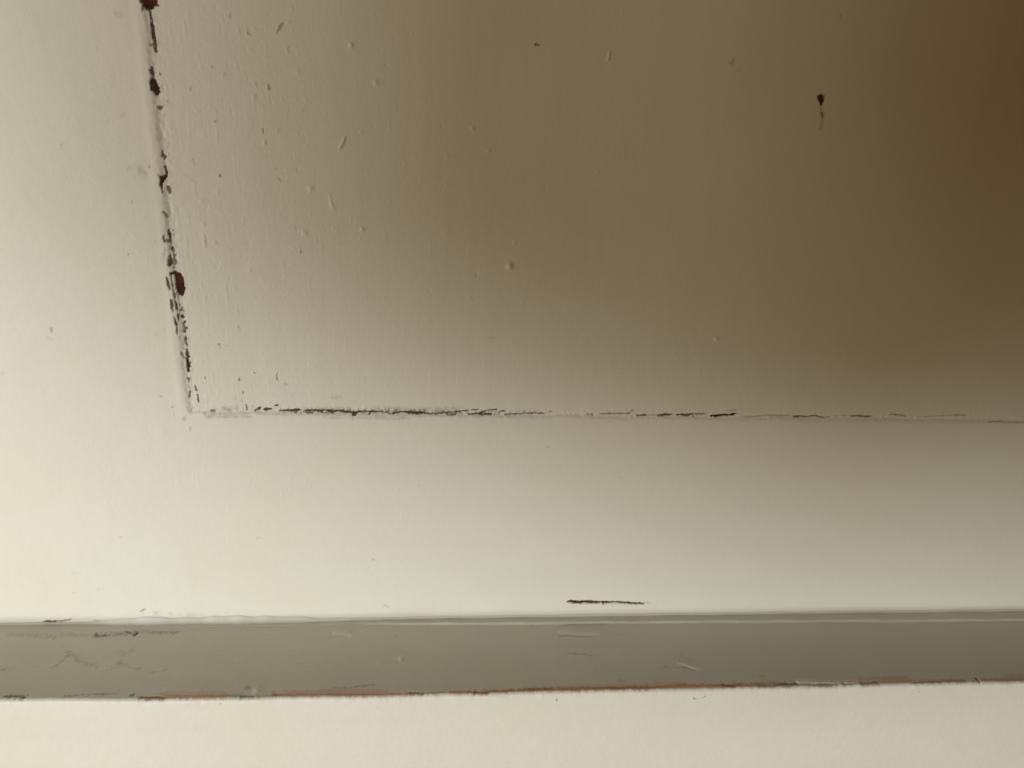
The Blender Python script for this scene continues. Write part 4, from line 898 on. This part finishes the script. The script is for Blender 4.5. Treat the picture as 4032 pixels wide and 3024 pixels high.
# ------------------------------------------------------------------ materials
def paint(name, base, brush=(1, 1, 1), grain=1.0):
    """old cream gloss paint over wood; the wear layers of the mesh uncover the wood"""
    m = bpy.data.materials.new(name)
    m.use_nodes = True
    nt = m.node_tree
    N, L = nt.nodes, nt.links
    bsdf = N["Principled BSDF"]
    tc = N.new("ShaderNodeTexCoord")
    def noise(scale, detail=3.0, rough=0.55, vec=None):
        mp = N.new("ShaderNodeMapping")
        L.new(tc.outputs["Object"], mp.inputs["Vector"])
        if vec:
            mp.inputs["Scale"].default_value = vec
        nz = N.new("ShaderNodeTexNoise")
        nz.inputs["Scale"].default_value = scale
        nz.inputs["Detail"].default_value = detail
        nz.inputs["Roughness"].default_value = rough
        L.new(mp.outputs["Vector"], nz.inputs["Vector"])
        return nz.outputs["Fac"]
    def attr(n):
        a = N.new("ShaderNodeAttribute")
        a.attribute_name = n
        return a.outputs["Fac"]
    def math_(op, a, b):
        x = N.new("ShaderNodeMath")
        x.operation = op
        for i, v in enumerate((a, b)):
            if isinstance(v, (int, float)):
                x.inputs[i].default_value = v
            else:
                L.new(v, x.inputs[i])
        return x.outputs[0]
    def mix(fac, a, b):
        x = N.new("ShaderNodeMix")
        x.data_type = 'RGBA'
        x.clamp_factor = True
        if isinstance(fac, (int, float)):
            x.inputs[0].default_value = fac
        else:
            L.new(fac, x.inputs[0])
        for i, v in ((6, a), (7, b)):
            if isinstance(v, tuple):
                x.inputs[i].default_value = (*v, 1)
            else:
                L.new(v, x.inputs[i])
        return x.outputs[2]
    def ramp(fac, lo, hi):
        x = N.new("ShaderNodeMapRange")
        x.inputs["From Min"].default_value = lo
        x.inputs["From Max"].default_value = hi
        L.new(fac, x.inputs["Value"])
        return x.outputs["Result"]
    # paint: very slightly mottled
    blotch = noise(28.0, 4.0)
    fine = noise(420.0, 3.0)
    streak = noise(160.0, 3.0, 0.6, brush)
    darker = tuple(c * 0.91 for c in base)
    col = mix(ramp(blotch, 0.3, 0.7), tuple(base), (base[0] * 0.975, base[1] * 0.965, base[2] * 0.93))
    col = mix(math_('MULTIPLY', ramp(streak, 0.45, 0.75), 0.35), col, darker)
    col = mix(math_('MULTIPLY', ramp(fine, 0.55, 0.8), 0.25), col, darker)
    speck = noise(2300.0, 3.0, 0.7)
    col = mix(math_('MULTIPLY', ramp(speck, 0.35, 0.7), 0.4), col, darker)
    # grime
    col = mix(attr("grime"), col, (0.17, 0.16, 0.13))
    # bare timber
    fibre = noise(420.0, 4.0, 0.7, (0.12, 1, 1))
    bare_c = mix(ramp(fibre, 0.42, 0.66), (0.68, 0.35, 0.16), (0.38, 0.16, 0.06))
    col = mix(attr("bare"), col, bare_c)
    rust_c = mix(ramp(noise(600.0, 3.0), 0.4, 0.65), (0.085, 0.024, 0.010), (0.035, 0.010, 0.006))
    col = mix(attr("rust"), col, rust_c)
    dark_c = mix(ramp(noise(900.0, 3.0), 0.45, 0.7), (0.034, 0.014, 0.005), (0.105, 0.045, 0.015))
    col = mix(attr("dark"), col, dark_c)
    L.new(col, bsdf.inputs["Base Color"])
    wood = math_('MINIMUM', math_('ADD', math_('ADD', attr("dark"), attr("rust")), attr("bare")), 1.0)
    rg = N.new("ShaderNodeMapRange")
    rg.inputs["To Min"].default_value = 0.52
    rg.inputs["To Max"].default_value = 0.9
    L.new(wood, rg.inputs["Value"])
    L.new(rg.outputs["Result"], bsdf.inputs["Roughness"])
    bsdf.inputs["Specular IOR Level"].default_value = 0.3
    b = N.new("ShaderNodeBump")
    b.inputs["Strength"].default_value = 0.5 * grain
    b.inputs["Distance"].default_value = 0.0002
    hsum = math_('ADD', math_('MULTIPLY', streak, 1.0), math_('MULTIPLY', fine, 0.55))
    hsum = math_('ADD', hsum, math_('MULTIPLY', noise(1500.0, 2.0), 0.35))
    L.new(hsum, b.inputs["Height"])
    L.new(b.outputs["Normal"], bsdf.inputs["Normal"])
    return m

CREAM = (0.72, 0.69, 0.60)
M_UP = paint("cream_paint_upright", CREAM, (1, 1, 0.10))
M_STILE = paint("cream_paint_stile", CREAM, (1, 1, 0.55))
M_ACROSS = paint("cream_paint_across", CREAM, (0.10, 1, 1))
M_LEDGE = paint("cream_paint_ledge", CREAM, (0.08, 1, 1), 1.3)

def empty(name, loc=(0, 0, 0)):
    o = bpy.data.objects.new(name, None)
    C.objects.link(o)
    o.location = loc
    return o

def tag(o, label=None, cat=None):
    if label:
        o["label"] = label
    if cat:
        o["category"] = cat

# ------------------------------------------------------------------ panelling: stile, bottom rail, sunk panel
RECESS, BEVEL = 0.42, 1.5
X0, X1, Z1 = -190.0, 260.0, 150.0
RAIL_BOTTOM = ZL + 0.25

def panelling_sheet(us, vs, lays_on='PF'):
    lay, h = wear(us, vs, lays_on)
    U, V = np.meshgrid(us, vs, indexing='ij')
    # distance outside the sunk panel, corner eased; the arris wanders a little
    wob = 0.28 * vnoise(U, V, 9.0, 3) + 0.16 * vnoise(U, V, 2.6, 4)
    dx, dz = XS - U + wob, ZR - V + wob
    d = np.where((dx > 0) & (dz > 0), np.hypot(dx, dz), np.maximum(dx, dz))
    y = RECESS * (1 - sstep(-0.25, BEVEL, d))
    lip = 0.10 * np.exp(-((d - BEVEL - 1.0) / 1.1) ** 2) * (1 + 0.6 * vnoise(U, V, 6.0, 5)) * np.where(dx > dz, 1.0, 0.35)
    lump = 0.05 * vnoise(U, V, 26.0, 6) + 0.025 * vnoise(U, V, 9.0, 7) + 0.010 * vnoise(U, V, 2.2, 8)
    brush = 0.022 * (vnoise(U, V * 0.06, 0.55, 15) + 0.6 * vnoise(U, V * 0.1, 0.3, 16)) * (d < 0) * np.exp(-np.maximum(U - XS, 0) / 30.0) * (0.5 + 0.5 * vnoise(U, V, 12.0, 17))
    lump = lump + brush
    left = np.exp(-np.maximum(U - XS, 0) / 38.0) * (d < 0)
    dens = np.clip(0.22 + 0.8 * left + 0.35 * vnoise(U, V, 14.0, 82), 0, 1.2)
    nibs = 0.11 * sstep(0.62, 0.98, vnoise(U, V * 0.8, 1.15, 81)) - 0.09 * sstep(0.66, 0.98, vnoise(U, V * 0.6, 0.9, 83)) + 0.08 * sstep(0.7, 1.0, vnoise(U * 0.9, V * 0.35, 1.0, 84))
    lump = lump + 0.62 * nibs * dens
    groove = 0.30 * np.exp(-((d - 0.5) / 0.75) ** 2) * (dz > dx) * (dx < 1)
    y = y + groove
    crust = 0.09 * np.exp(-(d / 1.6) ** 2) * vnoise(U, V, 0.8, 9)
    # arris of the rail over the ledge
    e = V - RAIL_BOTTOM
    rnd = np.where(e < 0.4, 0.4 - np.sqrt(np.maximum(0.16 - (0.4 - np.maximum(e, 0)) ** 2, 0)), 0.0) * 0.6
    y = y + rnd - lip - lump - crust - h
    return np.stack([U, y, V], -1), lay

panelling = empty("wood_panelling", (0, 0, 0))
tag(panelling, "cream painted panelled woodwork with chipped paint along its sunk panel, above the ledge", "panelling")

def board(name, us, vs, mat, thick):
    front, lay = panelling_sheet(us, vs)
    back = front.copy()
    back[..., 1] = thick
    return solid_grid(name, front, back, lay, mat, panelling)

fine_x = steps((X0, -150, 2), (-150, XS - 14, 0.6), (XS - 14, XS, 0.2))
tall_z = steps((RAIL_BOTTOM, RAIL_BOTTOM + 4, 0.2), (RAIL_BOTTOM + 4, 70, 0.35), (70, Z1, 2))
board("stile", fine_x, tall_z, M_STILE, 20.0)
rail_x = steps((XS, 190, 0.2), (190, X1, 2))
rail_z = steps((RAIL_BOTTOM, RAIL_BOTTOM + 5, 0.2), (RAIL_BOTTOM + 5, RAIL_BOTTOM + 16, 0.2), (RAIL_BOTTOM + 16, ZR - 5, 0.45), (ZR - 5, ZR, 0.2))
board("bottom_rail", rail_x, rail_z, M_ACROSS, 20.0)
panel_z = steps((ZR, ZR + 6, 0.18), (ZR + 6, 48, 0.22), (48, Z1, 2))
board("sunk_panel", rail_x, panel_z, M_UP, 12.0)

# ------------------------------------------------------------------ ledge: top, worn front arris and front face
ledge = empty("ledge", (0, 0, 0))
tag(ledge, "cream painted wooden ledge projecting below the panelling, bare red-brown wood along its worn front edge", "ledge")
us = steps((X0, -150, 2), (-150, 190, 0.2), (190, X1, 2))
ARC = 1.1
s_top = steps((-19.0, -1.0, 3), (-1.0, DEP - 5, 0.22), (DEP - 5, DEP - ARC, 0.15))
na = 9
s_front = steps((0.3, 6, 0.25), (6, 34, 0.5), (34, 90, 4))
wx = np.array([a for a, b in EDGE_WOBBLE])
wy = np.array([b for a, b in EDGE_WOBBLE])
edge = np.interp(us, wx, wy)
edge = np.convolve(np.pad(edge, 40, mode='edge'), np.ones(81) / 81, mode='valid')
edge0 = edge
edge = edge + 0.09 * vnoise(us, us * 0, 3.0, 21) + 0.035 * vnoise(us, us * 0, 0.9, 22)
lay_t, h_t = wear(us, s_top, 'L')
lay_f, h_f = wear(us, (ZL - ARC - s_front)[::-1], 'B')
lay_f = {k: a[:, ::-1] for k, a in lay_f.items()}
h_f = h_f[:, ::-1]
th = np.linspace(0, math.pi / 2, na + 2)[1:-1]
n = len(us)
pts = []
Ut, St = np.meshgrid(us, s_top, indexing='ij')
blend = sstep(8, DEP, St)
lump = 0.12 * vnoise(Ut, St, 18.0, 31) + 0.08 * vnoise(Ut * 0.35, St, 5.0, 32) + 0.035 * vnoise(Ut * 0.15, St, 2.2, 34) + 0.02 * vnoise(Ut * 0.4, St, 1.4, 33)
zt = ZL + h_t + lump * sstep(-0.5, 3, St)
sag = 0.0
top = np.stack([Ut, -(St + blend * edge[:, None]), zt], -1)
arc_c = np.stack([us, -(DEP - ARC + edge), zt[:, -1] - ARC], -1)
hole_e = h_t[:, -1]
arc = np.stack([np.stack([arc_c[:, 0], arc_c[:, 1] - ARC * math.sin(t), arc_c[:, 2] + ARC * math.cos(t)], -1) for t in th], 1)
Uf, Sf = np.meshgrid(us, s_front, indexing='ij')
lf = 0.06 * vnoise(Uf, Sf, 14.0, 41) + 0.03 * vnoise(Uf, Sf, 4.0, 42) + 0.012 * vnoise(Uf, Sf, 1.2, 43)
fro = np.stack([Uf, -(DEP + edge0[:, None] + (edge - edge0)[:, None] * (1 - sstep(0.0, 1.3, Sf))) - h_f - lf * sstep(0, 3, Sf), arc_c[:, 2][:, None] - Sf], -1)
front = np.concatenate([top, arc, fro], 1)
lay = {}
for k in KINDS:
    e0 = lay_t[k][:, -1:]
    fade = np.clip(1.35 - np.linspace(0, 3.2, na)[None, :] + 0.9 * vnoise(us, us * 0, 0.9, 71)[:, None] + 0.5 * vnoise(us, us * 0, 0.35, 72)[:, None], 0, 1)
    keep = 0.8 if k != 'grime' else 0.5
    lay[k] = np.concatenate([lay_t[k], e0 * fade * keep, lay_f[k]], 1)
back = front.copy()
back[..., 1] = 19.0
back[..., 2] = np.minimum(back[..., 2], ZL - 0.5)
back[:, :len(s_top), 2] = ZL - 20
back[:, len(s_top):, 2] = ZL - 90
front_r = front[:, ::-1]
solid_grid("ledge_board", front_r, back[:, ::-1], {k: a[:, ::-1] for k, a in lay.items()}, M_LEDGE, ledge)

# bead of filler in the corner between rail and ledge: a stepped strip that thins out to a lumpy cove at the left
ub = steps((X0, -150, 2), (-150.0, 190, 0.25), (190, X1, 2))
sb = steps((-0.6, 1.2, 0.1), (1.2, 2.4, 0.2), (2.4, 5.4, 0.06))
Ub, Sb = np.meshgrid(ub, sb, indexing='ij')
grow = sstep(-46, 4, Ub)
wid = (3.1 + 0.010 * (Ub - 10)) * (0.6 + 0.4 * grow) + 0.12 * vnoise(Ub, Ub * 0, 5.0, 51) + 0.07 * vnoise(Ub, Ub * 0, 1.3, 52)
hb = 0.46 * grow * (1 + 0.25 * vnoise(Ub, Ub * 0, 7.0, 56)) * (1 - sstep(wid - 0.28, wid + 0.34, Sb)) + 0.03 * vnoise(Ub * 0.5, Sb, 1.5, 53) * grow
ridge = 0.10 * grow * np.exp(-((Sb - wid + 0.35) / 0.28) ** 2) * (1 + 0.5 * vnoise(Ub, Ub * 0, 2.0, 54))
run = sstep(-112, -96, Ub) * (1 - sstep(-72, -15, Ub)) * (1 + 0.35 * vnoise(Ub, Ub * 0, 4.0, 55))
cov_h = 0.40 + 1.5 * run + 0.2 * grow
cov_w = 0.35 + 0.45 * run
cove = cov_h * np.exp(-(np.maximum(Sb, 0) / cov_w) ** 2)
zb = ZL + 0.03 + hb + ridge + cove - 0.5 * sstep(np.maximum(wid + 0.25, 2.2), np.maximum(wid + 0.9, 3.0), Sb)
fr = np.stack([Ub, -Sb, zb], -1)
bk = fr.copy()
bk[..., 2] = ZL - 0.9
zero = {k: np.zeros(Ub.shape) for k in KINDS}
solid_grid("filler_bead", fr[:, ::-1], bk[:, ::-1], {k: a[:, ::-1] for k, a in zero.items()}, M_LEDGE, ledge)

# ------------------------------------------------------------------ the person bending in to take the picture, who shades the panel
def loft(name, rings, mat, parent=None):
    n, m, _ = rings.shape
    verts = list(map(tuple, rings.reshape(-1, 3))) + [tuple(rings[0].mean(0)), tuple(rings[-1].mean(0))]
    faces = []
    for i in range(n - 1):
        for j in range(m):
            k = (j + 1) % m
            faces.append((i * m + j, i * m + k, (i + 1) * m + k, (i + 1) * m + j))
    for j in range(m):
        k = (j + 1) % m
        faces.append((n * m, k, j))
        faces.append((n * m + 1, (n - 1) * m + j, (n - 1) * m + k))
    me = bpy.data.meshes.new(name)
    me.from_pydata(verts, [], faces)
    me.polygons.foreach_set("use_smooth", [True] * len(faces))
    me.materials.append(mat)
    o = bpy.data.objects.new(name, me)
    C.objects.link(o)
    if parent:
        o.parent = parent
    return o

def plain(name, col, rough, scale):
    m = bpy.data.materials.new(name)
    m.use_nodes = True
    b = m.node_tree.nodes["Principled BSDF"]
    nz = m.node_tree.nodes.new("ShaderNodeTexNoise")
    nz.inputs["Scale"].default_value = scale
    mx = m.node_tree.nodes.new("ShaderNodeMix")
    mx.data_type = 'RGBA'
    mx.inputs[6].default_value = (*[c * 0.8 for c in col], 1)
    mx.inputs[7].default_value = (*[c * 1.15 for c in col], 1)
    m.node_tree.links.new(nz.outputs["Fac"], mx.inputs[0])
    m.node_tree.links.new(mx.outputs[2], b.inputs["Base Color"])
    b.inputs["Roughness"].default_value = rough
    return m

# profile from the chest up to the crown: height, half width, half depth, forward shift (head centre at z = 0)
PROF = [(-1.02, 0.10, 0.08, -0.05), (-0.95, 0.14, 0.10, -0.05), (-0.80, 0.165, 0.115, -0.05), (-0.66, 0.17, 0.115, -0.05), (-0.52, 0.175, 0.115, -0.05), (-0.42, 0.19, 0.115, -0.05), (-0.36, 0.20, 0.115, -0.05), (-0.27, 0.18, 0.10, -0.045), (-0.225, 0.14, 0.085, -0.04),
        (-0.197, 0.085, 0.070, -0.035), (-0.17, 0.066, 0.062, -0.03), (-0.13, 0.058, 0.060, -0.022), (-0.112, 0.060, 0.075, 0.0),
        (-0.10, 0.062, 0.088, 0.008), (-0.07, 0.068, 0.094, 0.004), (-0.03, 0.074, 0.097, 0.0), (0.02, 0.077, 0.098, 0.0),
        (0.06, 0.073, 0.094, -0.004), (0.09, 0.060, 0.078, -0.008), (0.108, 0.040, 0.052, -0.01), (0.116, 0.018, 0.024, -0.012)]
PA = np.array(PROF)
zz = np.concatenate([np.linspace(-1.02, -0.13, 40), np.linspace(-0.125, 0.116, 44)])
def body_rings(grow=0.0, zs=zz, feats=True):
    out = []
    for z in zs:
        w, d, s = (np.interp(z, PA[:, 0], PA[:, i]) for i in (1, 2, 3))
        a = np.linspace(0, 2 * math.pi, 72, endpoint=False)
        x = (w + grow) * np.cos(a)
        y = (d + grow) * np.sin(a) + s
        if feats and z > -0.125:
            fr = np.clip(np.sin(a), 0, 1)
            g = lambda cx, cz, sx, sz: np.exp(-((x - cx) / sx) ** 2 - ((z - cz) / sz) ** 2) * (fr > 0.2)
            y = y + 0.022 * g(0, -0.025, 0.010, 0.016) + 0.010 * g(0, 0.0, 0.007, 0.016)
            y = y - 0.009 * (g(0.031, 0.006, 0.014, 0.010) + g(-0.031, 0.006, 0.014, 0.010)) + 0.005 * (g(0.031, 0.004, 0.009, 0.006) + g(-0.031, 0.004, 0.009, 0.006))
            y = y + 0.005 * g(0, -0.058, 0.02, 0.005) - 0.003 * g(0, -0.063, 0.022, 0.002) + 0.004 * g(0, -0.069, 0.017, 0.005) + 0.006 * g(0, -0.098, 0.02, 0.012)
            ear = np.exp(-((np.abs(np.cos(a)) - 1) / 0.035) ** 2 - ((z + 0.005) / 0.024) ** 2)
            x = x + np.sign(np.cos(a)) * 0.016 * ear
            y = y - 0.008 * ear
        out.append(np.stack([x, y, np.full_like(x, z)], -1))
    return np.array(out)

person = loft("person", body_rings(), plain("skin", (0.42, 0.24, 0.16), 0.55, 60))
tag(person, "person in a dark jumper bending in towards the panelling, shading it with the head", "person")
hz = np.linspace(-0.05, 0.116, 26)
hr = body_rings(0.014, hz, False)
ang = np.linspace(0, 2 * math.pi, 72, endpoint=False)
for i, z in enumerate(hz):                       # hair: open at the face, full over the back and crown
    tuck = np.clip(np.sin(ang) * 1.6 - 0.35, 0, 1) * (1 - sstep(0.05, 0.075, z))
    inner = body_rings(-0.006, [z], False)[0]
    hr[i] = hr[i] * (1 - tuck[:, None]) + inner * tuck[:, None]
hr[-1, :, 2] += 0.008
loft("hair", hr, plain("brown_hair", (0.05, 0.03, 0.018), 0.6, 300), person)
loft("jumper", body_rings(0.008, np.linspace(-1.03, -0.19, 40), False), plain("dark_wool", (0.06, 0.05, 0.045), 0.9, 200), person)
crown = Vector(PERSON_CROWN).normalized()
face = Vector(PERSON_FACE)
face = (face - crown * face.dot(crown)).normalized()
side = face.cross(crown)
person.matrix_world = Matrix(((side.x, face.x, crown.x, PERSON_AT[0]), (side.y, face.y, crown.y, PERSON_AT[1]), (side.z, face.z, crown.z, PERSON_AT[2]), (0, 0, 0, 1)))
